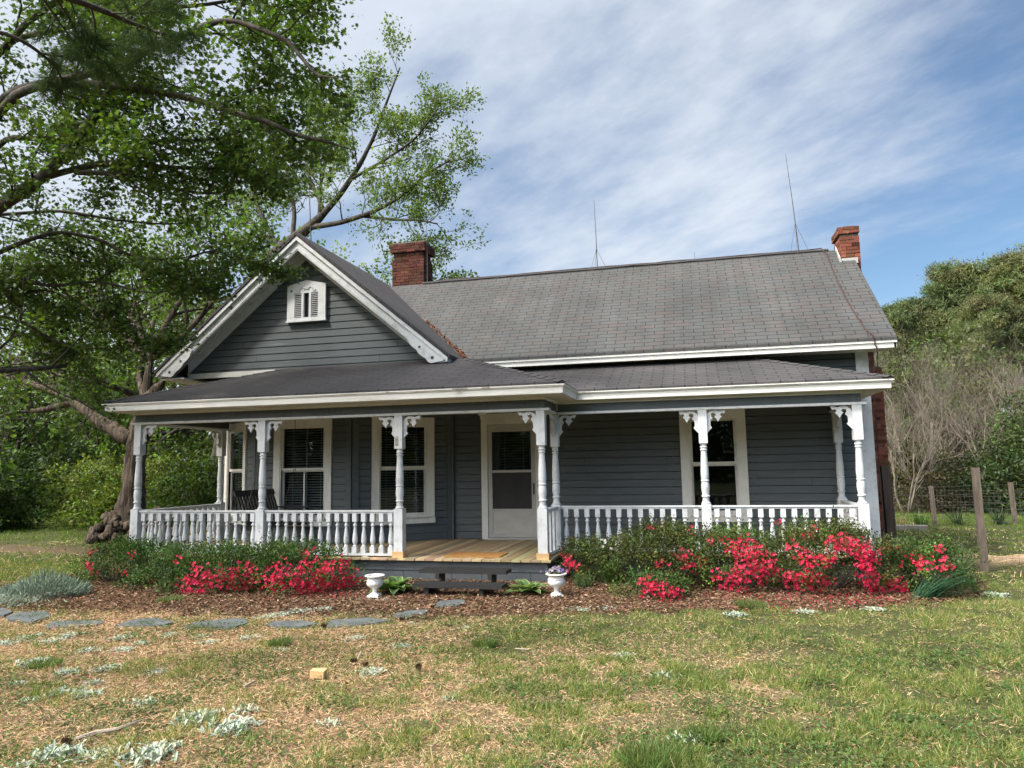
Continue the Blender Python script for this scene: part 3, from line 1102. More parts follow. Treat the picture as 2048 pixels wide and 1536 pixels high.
def railing(p, q, n, flat=False):
    """top rail, bottom rail and turned balusters from post face to post face"""
    global BAL
    O, S, Nn, ln = frame_of(p, q)
    g_ = Geo()
    zr = ZR - ZF
    g_.obox(O, S, Nn, 0, ln, -.045, .045, zr - .022, zr)
    g_.obox(O, S, Nn, 0, ln, -.026, .026, zr - .048, zr - .0225)
    r_ = g_.build('porch_railing', M['white'], house, loc=(0, 0, ZF))
    Geo().obox(O, S, Nn, 0, ln, -.038, .038, .022, .054).build('bottom_rail', M['white'], r_)
    for k in range(n):
        s = (k + .5) / n * ln
        loc = (O[0] + S[0] * s, O[1] + S[1] * s, 0)
        if flat:
            h = Geo().box(-.018, .018, -.05, .05, .054, zr - .048)
            h.build('flat_baluster', M['white'], r_, loc=loc)
        else:
            if BAL is None:
                BAL = baluster_geo().build('baluster', M['white'], r_, smooth=40)
                o = BAL
            else:
                o = BAL.copy()
                COL.objects.link(o)
                o.parent = r_
            o.location = loc
            o.rotation_euler = (0, 0, 0)
    return r_


railing((X1 + .068, 0), (X2 - .068, 0), 14)
ra = railing((X2 + .068, 0), (X3 - .068, 0), 15)
Geo().prism([(-1.94, -.03, -.002), (-1.82, -.03, -.002), (-1.85, -.03, .022), (-1.91, -.03, .022)], (0, .06, 0)).build('rail_foot', M['white'], ra)
railing((X5 + .068, YB), (X6 - .068, YB), 13)
railing((X6 + .068, YB), (X7 - .068, YB), 13)
railing((X7, YB + .068), (X7, 2.37), 9)
railing((X1, 2.05), (X1, .068), 13)
railing((X4 + .005, .068), (X5 - .005, YB - .068), 3, True)

# storm door and its frame
g = Geo()
yd = YW - .045
g.box(DX0 - .115, DX0, yd, YW, ZF, 2.46)
g.box(DX1, DX1 + .115, yd, YW, ZF, 2.46)
g.box(DX0, DX1, yd + .002, YW, 2.36, 2.46)
g.box(DX0 - .13, DX1 + .13, yd - .004, YW, 2.461, 2.56)
df = g.build('door', M['cream'], house)
g = Geo()
y0, y1 = YW - .025, YW + .012
zl, zh = ZF + .035, 2.355
g.box(DX0 + .005, DX0 + .082, y0, y1, zl, zh)
g.box(DX1 - .082, DX1 - .005, y0, y1, zl, zh)
g.box(DX0 + .082, DX1 - .082, y0 + .001, y1, zh - .13, zh)
g.box(DX0 + .082, DX1 - .082, y0 + .001, y1, 1.49, 1.535)
g.box(DX0 + .082, DX1 - .082, y0 + .001, y1, .80, .845)
g.box(DX0 + .082, DX1 - .082, y0 + .001, y1, zl, zl + .06)
g.build('storm_frame', M['alu'], df)
g = Geo()
g.box(DX0 + .082, DX1 - .082, y0 + .012, y1 - .002, zl + .06, .80)
g.build('kick_panel', M['alu_panel'], df)
Geo().add([(DX0 + .082, y0 + .016, .845), (DX1 - .082, y0 + .016, .845), (DX1 - .082, y0 + .016, 1.49), (DX0 + .082, y0 + .016, 1.49)], [[[0, 1, 2, 3]]]).build('fly_screen', M['screen'], df)
Geo().add([(DX0 + .082, y0 + .016, 1.535), (DX1 - .082, y0 + .016, 1.535), (DX1 - .082, y0 + .016, zh - .13), (DX0 + .082, y0 + .016, zh - .13)], [[[0, 1, 2, 3]]]).build('glass', M['glass'], df)
g = Geo()
g.box(DX0, DX1, YW + .10, YW + .12, ZF, 2.36)
g.build('inner_door', M['skirt'], df)
g = Geo()
z = 2.17
while z > 1.45:
    g.add([(DX0 + .22, YW + .085, z + .004), (DX1 - .16, YW + .085, z + .004), (DX1 - .16, YW + .062, z - .008), (DX0 + .22, YW + .062, z - .008)], [[[0, 1, 2, 3]]])
    z -= .048
for x in (DX0 + .30, DX1 - .24):
    g.box(x - .003, x + .003, YW + .058, YW + .061, 1.45, 2.17)
g.build('blind', M['blind'], df)
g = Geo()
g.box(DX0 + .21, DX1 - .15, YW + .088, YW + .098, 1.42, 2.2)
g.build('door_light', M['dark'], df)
g = Geo()
g.box(DX1 - .055, DX1 - .030, y0 - .012, y0, 1.10, 1.30)
g.box(DX1 - .050, DX1 - .034, y0 - .045, y0 - .012, 1.24, 1.27)
g.build('handle', M['black'], df)
Geo().box(DX0, DX1, YW - .07, YW - .01, ZF, ZF + .03).build('threshold', M['alu'], df)
Geo().lathe([(.001, 0), (.075, 0), (.085, -.02), (.07, -.06), (.03, -.075), (.001, -.075)][::-1], (-.74, 2.3, ZC), 14).build('porch_light', M['cream'], house, smooth=40)


# brick chimneys, brick by brick
def brick_stack(g, mg, x0, x1, y0, y1, z0, z1, ragged=0, proud=0.0):
    bh, bl, mo = .057, .195, .011
    mg.box(x0 + .010, x1 - .010, y0 + .010, y1 - .010, z0, z1 - (.1 if ragged else .012))
    nrow = int((z1 - z0) / (bh + mo))
    for r in range(nrow):
        z = z0 + r * (bh + mo)
        top = r - (nrow - ragged)
        for side, (a0, a1) in enumerate(((x0, x1), (y0, y1), (x0, x1), (y0, y1))):
            s = a0 - (.1 if r % 2 else .0)
            while s < a1 - .02:
                q0, q1 = max(s, a0), min(s + bl, a1)
                s += bl + mo
                if q1 - q0 < .03:
                    continue
                if top >= 0 and RNG.random() < .25 + .18 * top:
                    continue
                o = RNG.normal(0, .003, 3)
                c = jit((.078, .029, .021) if x0 < 0 else (.165, .062, .040), 1, .28, .07)[0]  # brighter light on the right-hand chimney is put into its paler brick
                if RNG.random() < .14:
                    c = c * .5
                w_ = .09
                if side == 0:
                    b = (q0, q1, y0 + o[0], y0 + w_)
                elif side == 1:
                    b = (x1 - w_, x1 + o[0], q0, q1)
                elif side == 2:
                    b = (q0, q1, y1 - w_, y1 + o[0])
                else:
                    b = (x0 + o[0], x0 + w_, q0, q1)
                e = proud
                g.box(b[0] - e, b[1] + e, b[2] - e, b[3] + e, z + o[1], z + bh + o[2], c)


g, mg = Geo(), Geo()
brick_stack(g, mg, -3.80, -3.02, 5.35, 5.95, 5.3, 6.46)
brick_stack(g, mg, -3.77, -3.05, 5.38, 5.92, 6.463, 6.62)
brick_stack(g, mg, -3.84, -2.98, 5.31, 5.99, 6.623, 6.86)
c1 = g.build('brick_chimney', M['brick'], house)
c1['label'] = 'tall square brick chimney behind the front gable'
mg.build('mortar_core', M['mortar'], c1)
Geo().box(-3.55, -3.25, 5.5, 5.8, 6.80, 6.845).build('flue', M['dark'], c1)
g, mg = Geo(), Geo()
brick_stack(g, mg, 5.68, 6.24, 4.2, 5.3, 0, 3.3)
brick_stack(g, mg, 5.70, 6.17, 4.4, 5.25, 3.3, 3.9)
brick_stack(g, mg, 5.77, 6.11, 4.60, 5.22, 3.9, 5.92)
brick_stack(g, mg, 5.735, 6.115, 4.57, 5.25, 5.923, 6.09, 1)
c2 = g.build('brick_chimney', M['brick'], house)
c2['label'] = 'slim brick chimney with broken top on the right end wall'
mg.build('mortar_core', M['mortar'], c2)
g = Geo()
g.prism([(5.74, 4.55, 5.32), (6.05, 4.55, 5.32), (6.05, 4.55, 5.43), (5.74, 4.55, 5.43)], (0, .03, 0))
g.prism([(5.72, 4.52, 5.31), (5.745, 4.52, 5.31), (5.745, 5.0, 5.72), (5.745, 5.0, 5.80), (5.72, 4.52, 5.45)], (.02, 0, 0))
g.build('flashing', M['alu'], c2)


# lightning rods with wire tripods, and the cable down the roof
def rod(x, y, z, x2, z2, n='lightning_rod', legs=True):
    g_ = Geo()
    g_.tube([(x, y, z - .02), ((x + x2) / 2 + .006, y, (z + z2) / 2), (x2, y, z2)], [.011, .008, .004], 6)
    o_ = g_.build(n, M['rod'], house)
    g_ = Geo()
    hz = z + (z2 - z) * .3
    if legs:
        for a in (.3, 2.4, 4.5):
            g_.tube([(x + .22 * math.cos(a), y + .1 * math.sin(a), z - .03), (x + (x2 - x) * .3, y, hz)], .003, 4)
        g_.build('brace_wire', M['rod'], o_)
    return o_


rod(1.05, 5.0, RZ, 1.02, 7.26)
rod(5.08, 5.0, RZ, 4.94, 7.80)
rod(-3.86, 1.75, GZ, -3.97, 7.70, legs=False)
rod(-2.93, 5.36, 5.75, -2.95, 7.25, legs=False)
rod(3.06, 7.0, 4.6, 3.08, 6.5, legs=False)
g = Geo()
mz = lambda y: MZ + MM * (y - MY) + .012
P = [(-2.6, RY, RZ + .05), (1, RY, RZ + .055), (3, RY, RZ + .055), (5.5, RY, RZ + .05), (5.56, 4.86, mz(4.86)), (5.53, 4.0, mz(4.0)), (5.53, 3.29, mz(3.29)), (5.56, 2.8, mz(2.8)), (5.60, 2.35, mz(2.35)), (5.66, 2.09, MZ + .01), (5.70, 2.07, 3.3), (5.715, 2.2, 3.05), (5.72, 2.55, 2.9), (5.735, 2.64, 2.0), (5.74, 2.64, .1)]
pp_ = []
for a, b in zip(P[:-1], P[1:]):
    for t in np.linspace(0, 1, 8, endpoint=False):
        pp_.append(np.array(a) * (1 - t) + np.array(b) * t + RNG.normal(0, .004, 3))
g.tube(pp_, .0105, 5)
g.build('lightning_cable', M['rust'], house)
# ------------------------------------------------------------------ ground
MB_X = np.array([-30, -7.5, -6.6, -5.24, -3.15, -.74, .37, .79, 1.82, 2.89, 4.45, 5.77, 6.25, 6.6, 30])
MB_Y = np.array([9, .6, -1.0, -2.6, -2.95, -2.75, -2.7, -2.3, -1.85, -1.62, -1.42, -.72, .1, 1.2, 9])


def smooth(a, b, x):
    t = np.clip((x - a) / (b - a), 0, 1)
    return t * t * (3 - 2 * t)


def zones(x, y):
    """how much mulch, needle litter, dry straw, sandy soil and dirt track lies at x, y"""
    yb = np.interp(x, MB_X, MB_Y) + (fbm(x, y, 1.7, 3) - .5) * .9
    mulch = smooth(-.12, .22, y - yb) * smooth(9, 5, np.abs(x + .3)) * (y < 3)
    needles = smooth(2.6, -0.6, x + .35 * (y + 4) + (fbm(x + 31, y, .9, 3) - .5) * 3.0) * smooth(9, 4, np.abs(y + 4.0)) * smooth(-1.6, -2.9, y + .25 * np.minimum(x + 4.5, 0))
    straw = smooth(.50, .66, fbm(x + 5, y + 9, .85, 4)) * smooth(-1.5, -3.5, y + .2 * x)
    sand = np.exp(-(((y - (2.55 + .05 * x + (fbm(x, y, .9, 2) - .5) * .8)) / .42) ** 2)) * smooth(6.25, 6.8, x) * smooth(14, 9, x)
    path = np.exp(-(((y - (3.0 - .12 * (x + 11))) / .65) ** 2)) * smooth(-6.5, -8.2, x)
    return mulch, needles, straw, sand, path


def ground_z(x, y):
    m, n_, s, sand, path = zones(x, y)
    near = smooth(40, 15, np.hypot(x, y))
    return ((fbm(x, y, .6, 3) - .5) * .05 + (fbm(x, y, 5, 3) - .5) * .018) * near + m * .012 + sand * (.12 + .1 * (fbm(x, y, 3, 3) - .5)) - path * .05 - .01


def axis_pts(a, b, d, far):
    mid = np.arange(a, b + 1e-6, d)
    up, dn, s = [], [], d
    p = b
    while p < far:
        s *= 1.16
        p += s
        up.append(p)
    p, s = a, d
    while p > -far:
        s *= 1.16
        p -= s
        dn.append(p)
    return np.array(dn[::-1] + list(mid) + up)


gx, gy = axis_pts(-9, 9, .075, 900), axis_pts(-8, 4, .075, 900)
X, Y = np.meshgrid(gx, gy)
x, y = X.ravel(), Y.ravel()
mu, ne, stw, sd, pa = zones(x, y)
n_a, n_b = fbm(x, y, 1.1, 4), fbm(x + 40, y + 11, 4.0, 4)
C_GREEN, C_STRAW, C_NEED, C_MULCH = np.array((.048, .056, .022)), np.array((.185, .140, .085)), np.array((.185, .120, .072)), np.array((.095, .062, .042))
c = C_GREEN[None] * (.75 + .5 * n_a[:, None])  # shade down between the blades is put into this dark soil tone
mx = lambda c, k, t: c * (1 - t[:, None]) + k * t[:, None]
c = mx(c, C_STRAW[None], np.clip(stw * .6 + (n_b - .5) * .5, 0, 1) * (np.hypot(x, y) < 25))
c = mx(c, C_NEED[None], np.clip(.9 * ne * smooth(.36, .58, n_a * .6 + n_b * .4), 0, 1))
c = mx(c, C_MULCH[None] * (.6 + .8 * n_b[:, None]), mu)
c = mx(c, np.array((.33, .235, .15))[None] * (.7 + .6 * n_b[:, None]), sd)
c = mx(c, np.array((.10, .07, .048))[None] * (.7 + .6 * n_b[:, None]), pa)
nx, ny = len(gx), len(gy)
i, j = np.meshgrid(np.arange(nx - 1), np.arange(ny - 1))
k = (j * nx + i).ravel()
g = Geo()
g.add(np.c_[x, y, ground_z(x, y)], [np.c_[k, k + 1, k + nx + 1, k + nx]], c)
tag(g.build('ground', M['ground'], smooth=180), None, None, None, 'structure')


STONES = [
    ([(0, 1222), (-60, 1214), (10, 1213), (26, 1220), (8, 1227), (-50, 1228)], 'slate stepping stone beside the low silvery mat, at the end of the row'),
    ([(12, 1230), (38, 1221), (88, 1219), (100, 1229), (66, 1241), (20, 1236)], 'rounded slate stepping stone below the big silvery plant'),
    ([(90, 1248), (108, 1239), (150, 1238), (208, 1239), (205, 1244), (160, 1249), (96, 1253)], 'long slate stepping stone with a chipped corner, next after the rounded one'),
    ([(228, 1247), (268, 1235), (300, 1233), (346, 1240), (330, 1247), (250, 1249)], 'five-sided slate stepping stone below the left flowering azalea'),
    ([(370, 1249), (392, 1240), (440, 1236), (488, 1234), (496, 1242), (470, 1250), (385, 1251)], 'largest slate stepping stone, long with a pointed left end'),
    ([(532, 1243), (550, 1239), (605, 1237), (634, 1245), (600, 1250), (548, 1250)], 'slate stepping stone beside a patch of silvery weeds'),
    ([(657, 1243), (662, 1237), (735, 1232), (783, 1238), (700, 1249), (660, 1250)], 'wedge-shaped slate stepping stone between mulch and bare lawn'),
    ([(783, 1226), (818, 1218), (860, 1216), (850, 1225), (815, 1232), (792, 1231)], 'slanting slate stepping stone second from the porch steps'),
    ([(868, 1207), (880, 1199), (928, 1197), (930, 1204), (905, 1209), (872, 1210)], 'small oblong slate stepping stone at the foot of the black steps'),
]


def off_stones(x, y):
    """true where no stepping stone lies"""
    ok = np.ones(len(x), bool)
    for P, _ in STONES:
        p = np.array([at(u, v, 'z', .02)[:2] for u, v in P])
        c_ = p.mean(0)
        p = c_ + (p - c_) * .93
        ins = np.zeros(len(x), bool)
        for (x0, y0), (x1, y1) in zip(p, np.roll(p, -1, 0)):
            ins ^= ((y0 > y) != (y1 > y)) & (x < (x1 - x0) * (y - y0) / (y1 - y0 + 1e-9) + x0)
        ok &= ~ins
    return ok


# grass blades, litter and weeds
def pts_in(n, x0, x1, y0, y1):
    return RNG.uniform(x0, x1, n), RNG.uniform(y0, y1, n)


def in_view(x, y, pad=.4):
    d = np.c_[x, y] - CAM[:2]
    f = np.array([-math.sin(YAW), math.cos(YAW)])
    r = np.array([math.cos(YAW), math.sin(YAW)])
    dep, lat = d @ f, d @ r
    core = (dep > 2.6) & (np.abs(lat) < dep * .72 + pad)
    wide = (dep > 1.2) & (np.abs(lat) < dep * .72 + 3.6)
    return core | (wide & (RNG.random(len(x)) < .4))


g = Geo()
for (n, x0, x1, y0, y1, h0, wd, tm) in ((900000, -6.5, 9.2, -7.6, -3.8, .040, .0040, BLADE), (620000, -12, 12.5, -3.8, .8, .040, .0058, BLADE3),
                                        (110000, -26, -6.3, .5, 16, .05, .016, BLADE3), (100000, 6.0, 15, .3, 14, .05, .014, BLADE3)):
    x, y = pts_in(n, x0, x1, y0, y1)
    ok = in_view(x, y)
    x, y = x[ok], y[ok]
    mu, ne, stw, sd, pa = zones(x, y)
    tuft = fbm(x + 3, y + 70, 1.5, 3)
    tuft2 = fbm(x + 13, y + 7, 5.5, 2)
    dens = (1 - .97 * mu) * (1 - .9 * sd) * (1 - .85 * pa) * (1 - .86 * ne * smooth(.62, .45, tuft)) * (.16 + .84 * smooth(.34, .58, tuft2))
    ok = (RNG.random(len(x)) < dens) & off_stones(x, y)
    x, y, mu, ne, stw, tuft, tuft2 = (q[ok] for q in (x, y, mu, ne, stw, tuft, tuft2))
    m = len(x)
    z = ground_z(x, y)
    dry = RNG.random(m) < np.clip(.30 + .55 * stw * smooth(.65, .4, tuft2) + .25 * ne, 0, .92) * (np.hypot(x, y) < 13)
    col = jit((.130, .195, .048), m, .30, .10)
    yel = RNG.random(m) < .3
    col[yel] = jit((.225, .25, .062), yel.sum(), .2, .08)
    far = (x < -7) | (y > 1)
    col[far] = jit((.125, .19, .036), far.sum(), .2, .08)
    col[dry] = jit((.60, .46, .29), dry.sum(), .25, .07)
    up = np.c_[RNG.normal(0, .55, m), RNG.normal(0, .55, m), np.ones(m)]
    up[dry] = np.c_[RNG.normal(0, 1.3, dry.sum()), RNG.normal(0, 1.3, dry.sum()), np.full(dry.sum(), .5)]
    hh = h0 * RNG.gamma(6, 1 / 6, m) * (.75 + .8 * smooth(.45, .75, tuft2)) * np.where(far, 1.2, 1)
    scatter(g, np.c_[x, y, z - .003], rdir(m), up, np.c_[hh, np.full(m, wd) * RNG.uniform(.7, 1.3, m), hh], *tm, col)
# taller tufts
tufts = [tuple(at(u, v, 'z', 0)[:2]) + (r, q) for u, v, r, q in ((1320, 1515, .17, 1.7), (1290, 1525, .12, 1.5), (1410, 1470, .1, 1.2), (1500, 1215, .16, 1.4), (1780, 1172, .10, 1.4), (1925, 1170, .12, 1.5), (560, 1290, .09, 1.1), (970, 1290, .1, 1.2), (340, 1205, .14, 1.2), (90, 1330, .12, 1.2))]
for cx, cy_, r, q in tufts:
    m = 420
    a, rr = RNG.uniform(0, 6.28, m), r * np.sqrt(RNG.random(m))
    x, y = cx + rr * np.cos(a), cy_ + rr * np.sin(a)
    up = np.c_[.5 * np.cos(a) + RNG.normal(0, .25, m), .5 * np.sin(a) + RNG.normal(0, .25, m), np.ones(m)]
    hh = .07 * q * RNG.uniform(.6, 1.2, m)
    scatter(g, np.c_[x, y, ground_z(x, y)], rdir(m), up, np.c_[hh, np.full(m, .005), hh], *BLADE, jit((.105, .165, .045), m, .25, .1))
tag(g.build('lawn_grass', M['grass']), 'patchy spring grass of green and straw blades across the yard', 'grass', None, 'stuff')

g = Geo()
x, y = pts_in(420000, -9, 9, -7.6, -1.0)
ok = in_view(x, y)
x, y = x[ok], y[ok]
mu, ne, stw, sd, pa = zones(x, y)
ok = RNG.random(len(x)) < np.clip(.85 * ne + .34 * stw + .03, 0, 1) * (1 - mu)
ok &= off_stones(x, y)
x, y = x[ok], y[ok]
m = len(x)
a = RNG.uniform(0, 6.28, m)
col = jit((.38, .245, .145), m, .36, .09)
s = RNG.random(m) < .35
col[s] = jit((.45, .34, .21), s.sum(), .2, .06)
ln_ = RNG.uniform(.02, .075, m)
scatter(g, np.c_[x, y, ground_z(x, y) + RNG.uniform(.002, .022, m)], np.c_[RNG.normal(0, .4, (m, 2)), np.ones(m)], np.c_[np.cos(a), np.sin(a), RNG.normal(0, .14, m)],
        np.c_[ln_, np.full(m, .0036) * (1 + .25 * (y + 7)), ln_], *BLADE3, col)
tag(g.build('needle_litter', M['dry']), 'fallen orange-brown pine needles and dead straw strewn over the lawn', 'pine straw', None, 'stuff')

g = Geo()
x, y = pts_in(230000, -8, 7, -3.6, 1.2)
mu, ne, stw, sd, pa = zones(x, y)
ok = (RNG.random(len(x)) < mu) & in_view(x, y) & off_stones(x, y) & ~((y > -.05) & (x > -6) & (x < .9)) & ~((y > .9) & (x < 5.3))
x, y = x[ok], y[ok]
m = len(x)
a = RNG.uniform(0, 6.28, m)
col = jit((.115, .070, .046), m, .45, .09)
s = RNG.random(m)
col[s < .16] = jit((.30, .22, .145), (s < .16).sum(), .25, .06)
col[s > .72] = jit((.16, .088, .052), (s > .72).sum(), .3, .08)
ln_ = RNG.uniform(.010, .042, m)
scatter(g, np.c_[x, y, ground_z(x, y) + RNG.uniform(.004, .03, m)], np.c_[RNG.normal(0, .55, (m, 2)), np.ones(m)], np.c_[np.cos(a), np.sin(a), RNG.normal(0, .25, m)],
        np.c_[ln_, ln_ * RNG.uniform(.25, .6, m), ln_], *CHIP, col)
tag(g.build('bark_mulch', M['dry']), 'brown bark mulch chips covering the bed before the porch', 'mulch', None, 'stuff')

g = Geo()                                            # low broad-leaved weeds in the turf
for _ in range(420):
    cx, cy_ = RNG.uniform(-5, 7), RNG.uniform(-7, -2.6)
    if not in_view(np.array([cx]), np.array([cy_]))[0] or zones(np.array([cx]), np.array([cy_]))[0][0] > .5:
        continue
    m = int(RNG.uniform(50, 190))
    rr = RNG.normal(0, RNG.uniform(.06, .20), (m, 2)) * (1.5, 1.0)
    x, y = cx + rr[:, 0], cy_ + rr[:, 1]
    a = RNG.uniform(0, 6.28, m)
    sz = RNG.uniform(.014, .036, m)
    scatter(g, np.c_[x, y, ground_z(x, y) + RNG.uniform(.008, .035, m)], np.c_[RNG.normal(0, .4, (m, 2)), np.ones(m)], np.c_[np.cos(a), np.sin(a), RNG.uniform(-.1, .7, m)], sz, *LEAF, jit((.070, .125, .034), m, .22, .1))
tag(g.build('lawn_weeds', M['grass']), 'low dark green broad-leaved weeds spreading in the turf', 'weeds', None, 'stuff')


# ------------------------------------------------------------------ flagstones, steps, mat, urns
for P, lab in STONES:
    p = np.array([at(u, v, 'z', .035) for u, v in P])
    c = p.mean(0)
    # a few more corners so the edge looks split rather than cut
    q = []
    for a, b in zip(p, np.roll(p, -1, 0)):
        for t in (0, .35, .7):
            q.append(a * (1 - t) + b * t + np.r_[RNG.normal(0, .012, 2), 0] * (t > 0))
    q = np.array(q) - (c[0], c[1], 0)
    q[:, 2] = .020 + .010 * q[:, 0] + .008 * q[:, 1]
    if np.sum(q[:, 0] * np.roll(q[:, 1], -1) - np.roll(q[:, 0], -1) * q[:, 1]) < 0:
        q = q[::-1]
    low = q * (1.03, 1.03, 1) - (0, 0, .05)
    n = len(q)
    g = Geo().add(np.vstack([low, q]), [[list(range(n, 2 * n))], [[i, (i + 1) % n, n + (i + 1) % n, n + i] for i in range(n)]])
    tag(g.build('stepping_stone', M['slate'], loc=(c[0], c[1], 0)), lab, 'stepping stone', 'slate stepping stones leading to the porch steps')

t = thing('porch_steps', 'black wooden two-tread steps in front of the porch opening', 'steps', (-.08, -.8, 0))
g = Geo()
g.box(-.64, .56, -.02, .26, .215, .262)
g.build('tread', M['step'], t)
g = Geo()
g.box(-.56, .62, -.46, -.19, .100, .145)
g.build('tread', M['step'], t)
for sx in (-.38, .34):
    Geo().box(sx - .03, sx + .03, -.40, .2, .02, .098).build('stringer', M['step'], t)
    Geo().box(sx - .028, sx + .028, -.425, -.37, -.03, .099).build('leg', M['step'], t)
    Geo().box(sx - .0275, sx + .0275, -.03, .03, .1455, .2145).build('leg', M['step'], t)
    Geo().box(sx - .026, sx + .026, .16, .22, -.03, .2143).build('leg', M['step'], t)

g = Geo()
g.box(-.42, .42, -.25, .25, 0, .018)
dm = g.build('doormat', M['mat'], loc=(-.27, .33, ZF + .002))
tag(dm, 'orange-brown coir doormat on the porch boards above the steps', 'doormat')


def urn(x, y, h, label, rot=0.0):
    t_ = thing('garden_urn', label, 'urn', (x, y, -.005), 'white garden urns beside the steps', rot)
    s = h / .29
    Geo().box(-.075 * s, .075 * s, -.075 * s, .075 * s, 0, .035 * s).build('plinth', M['urn'], t_)
    pr = [(.001, .034), (.064, .034), (.066, .045), (.058, .052), (.036, .062), (.028, .085), (.030, .105), (.042, .118), (.048, .122), (.075, .135), (.098, .16), (.106, .185), (.104, .205), (.100, .212), (.104, .216), (.104, .222),
          (.098, .228), (.096, .25), (.100, .262), (.122, .270), (.132, .278), (.130, .288), (.118, .291), (.100, .288), (.094, .27), (.001, .265)]
    Geo().lathe(np.array(pr) * s, (0, 0, 0), 48, flute=(.125 * s, .205 * s, .03, 16)).build('bowl', M['urn'], t_, smooth=40)
    Geo().lathe(np.array([(.001, .266), (.093, .268), (.05, .276), (.001, .278)]) * s, (0, 0, 0), 16).build('soil', M['soil'], t_, smooth=60)
    return t_


urn(-1.075, -1.42, .275, 'white fluted urn holding bare soil, on a flat stone left of the steps')
urn(1.185, -1.07, .29, 'white fluted urn planted with purple pansies, right of the steps', .3)
# the pale stone under the left urn
q = []
for a in np.linspace(0, 2 * np.pi, 16, endpoint=False):
    r = .27 * (1 + RNG.normal(0, .10))
    q.append((r * math.cos(a) * 1.25, r * math.sin(a) * .6))
q = np.array(q)
g = Geo()
n = len(q)
v = np.vstack([np.c_[q * 1.05, np.full(n, -.03)], np.c_[q, np.full(n, .008)], np.c_[q * .8, np.full(n, .02) + RNG.normal(0, .004, n)], np.c_[q * .3, np.full(n, .018)]])
i = np.arange(n)
g.add(v, [np.vstack([np.c_[k * n + i, k * n + (i + 1) % n, (k + 1) * n + (i + 1) % n, (k + 1) * n + i] for k in range(3)]), [list(range(3 * n, 4 * n))]])
tag(g.build('flat_stone', M['fieldstone'], smooth=50, loc=(-1.05, -1.44, -.022)), 'pale flat fieldstone lying under the left white urn', 'stone')


# ------------------------------------------------------------------ plants
def strap_leaf(g, p, az, ln_, wd, lift, droop, col, edge=None, seg=6, cup=.0, oval=False):
    """one arching leaf; with EDGE it has a pale margin"""
    d = np.array([math.cos(az), math.sin(az), 0])
    s = np.array([-math.sin(az), math.cos(az), 0])
    tt = np.linspace(0, 1, seg)
    rows = []
    cols = []
    for t_ in tt:
        c_ = np.array(p) + d * ln_ * (t_ * math.cos(lift) + .15 * t_ * t_) + np.array([0, 0, 1]) * ln_ * (t_ * math.sin(lift) - droop * t_ * t_)
        w_ = wd * (math.sin(math.pi * min(1, .12 + .88 * t_) ** .8) ** .7 if oval else (1 - t_ ** 2) * .5 + .02)
        xs_ = (-1, -.72, 0, .72, 1) if edge is not None else (-1, 0, 1)
        for q_ in xs_:
            rows.append(c_ + s * w_ * q_ + np.array([0, 0, 1]) * (cup * w_ * abs(q_)))
            cols.append(edge if edge is not None and abs(q_) > .9 else col)
    k = len(xs_)
    F = [[a * k + b, a * k + b + 1, (a + 1) * k + b + 1, (a + 1) * k + b] for a in range(seg - 1) for b in range(k - 1)]
    g.add(rows, [F], np.array(cols))


def hosta(x, y, n, r, label):
    t_ = thing('hosta', label, 'hosta', (x, y, 0), 'hostas beside the steps')
    for k in range(n):
        g_ = Geo()
        az = k * 2.4 + RNG.normal(0, .2)
        q_ = k / n
        c_ = jit((.085, .165, .050), 1, .14, .06)[0]
        strap_leaf(g_, (.02 * math.cos(az), .02 * math.sin(az), .02), az, r * RNG.uniform(.75, 1.1), r * .21, R(25 + 48 * (1 - q_) * RNG.uniform(.6, 1.2)), .45, c_, np.array((.42, .47, .26)), 7, .35, True)
        g_.build('leaf', M['leaf'], t_)


hosta(-.92, -1.12, 26, .36, 'large cream-edged hosta behind the left white urn')
hosta(.80, -.98, 22, .32, 'cream-edged hosta between the steps and the right white urn')

t = thing('pansies', 'purple and white pansies growing in the right white urn', 'flowers', (1.185, -1.07, .27))
g = Geo()
m = 220
p = RNG.normal(0, 1, (m, 3)) * (.05, .05, .02) + (0, 0, .03)
scatter(g, p, rdir(m), rdir(m), RNG.uniform(.02, .04, m), *LEAF, jit((.06, .10, .035), m, .2))
g.build('foliage', M['azalea'], t)
g = Geo()
FLOWER5 = ([(0, 0, 0)] + [(c * r, s * r, z) for k in range(5) for c, s, r, z in ((math.cos(k * 1.2566 - .42), math.sin(k * 1.2566 - .42), .33, .20), (math.cos(k * 1.2566), math.sin(k * 1.2566), .52, .34), (math.cos(k * 1.2566 + .42), math.sin(k * 1.2566 + .42), .33, .20))],
           [[[0, 1 + 3 * k, 2 + 3 * k, 3 + 3 * k] for k in range(5)]])
m = 34
p = RNG.normal(0, 1, (m, 3)) * (.055, .05, .022) + (0, -.01, .062)
cc = jit((.20, .13, .36), m, .3, .1)
cc[::3] = jit((.75, .72, .78), len(cc[::3]), .08, .03)
scatter(g, p, np.c_[RNG.normal(0, .4, m), -np.ones(m), RNG.uniform(.2, 1, m)], rdir(m), .042, *FLOWER5, cc)
g.build('blossoms', M['petal'], t)


def hit_ellipsoid(c, r, u, v):
    """where the sight line through a photo pixel meets a shrub's rounded outline"""
    d = ray(u, v)
    o_ = (CAM - c) / r
    dd = d / r
    a, b, q_ = dd @ dd, 2 * o_ @ dd, o_ @ o_ - 1
    disc = b * b - 4 * a * q_
    tt = (-b - math.sqrt(disc)) / (2 * a) if disc > 0 else -b / (2 * a)
    return CAM + d * tt


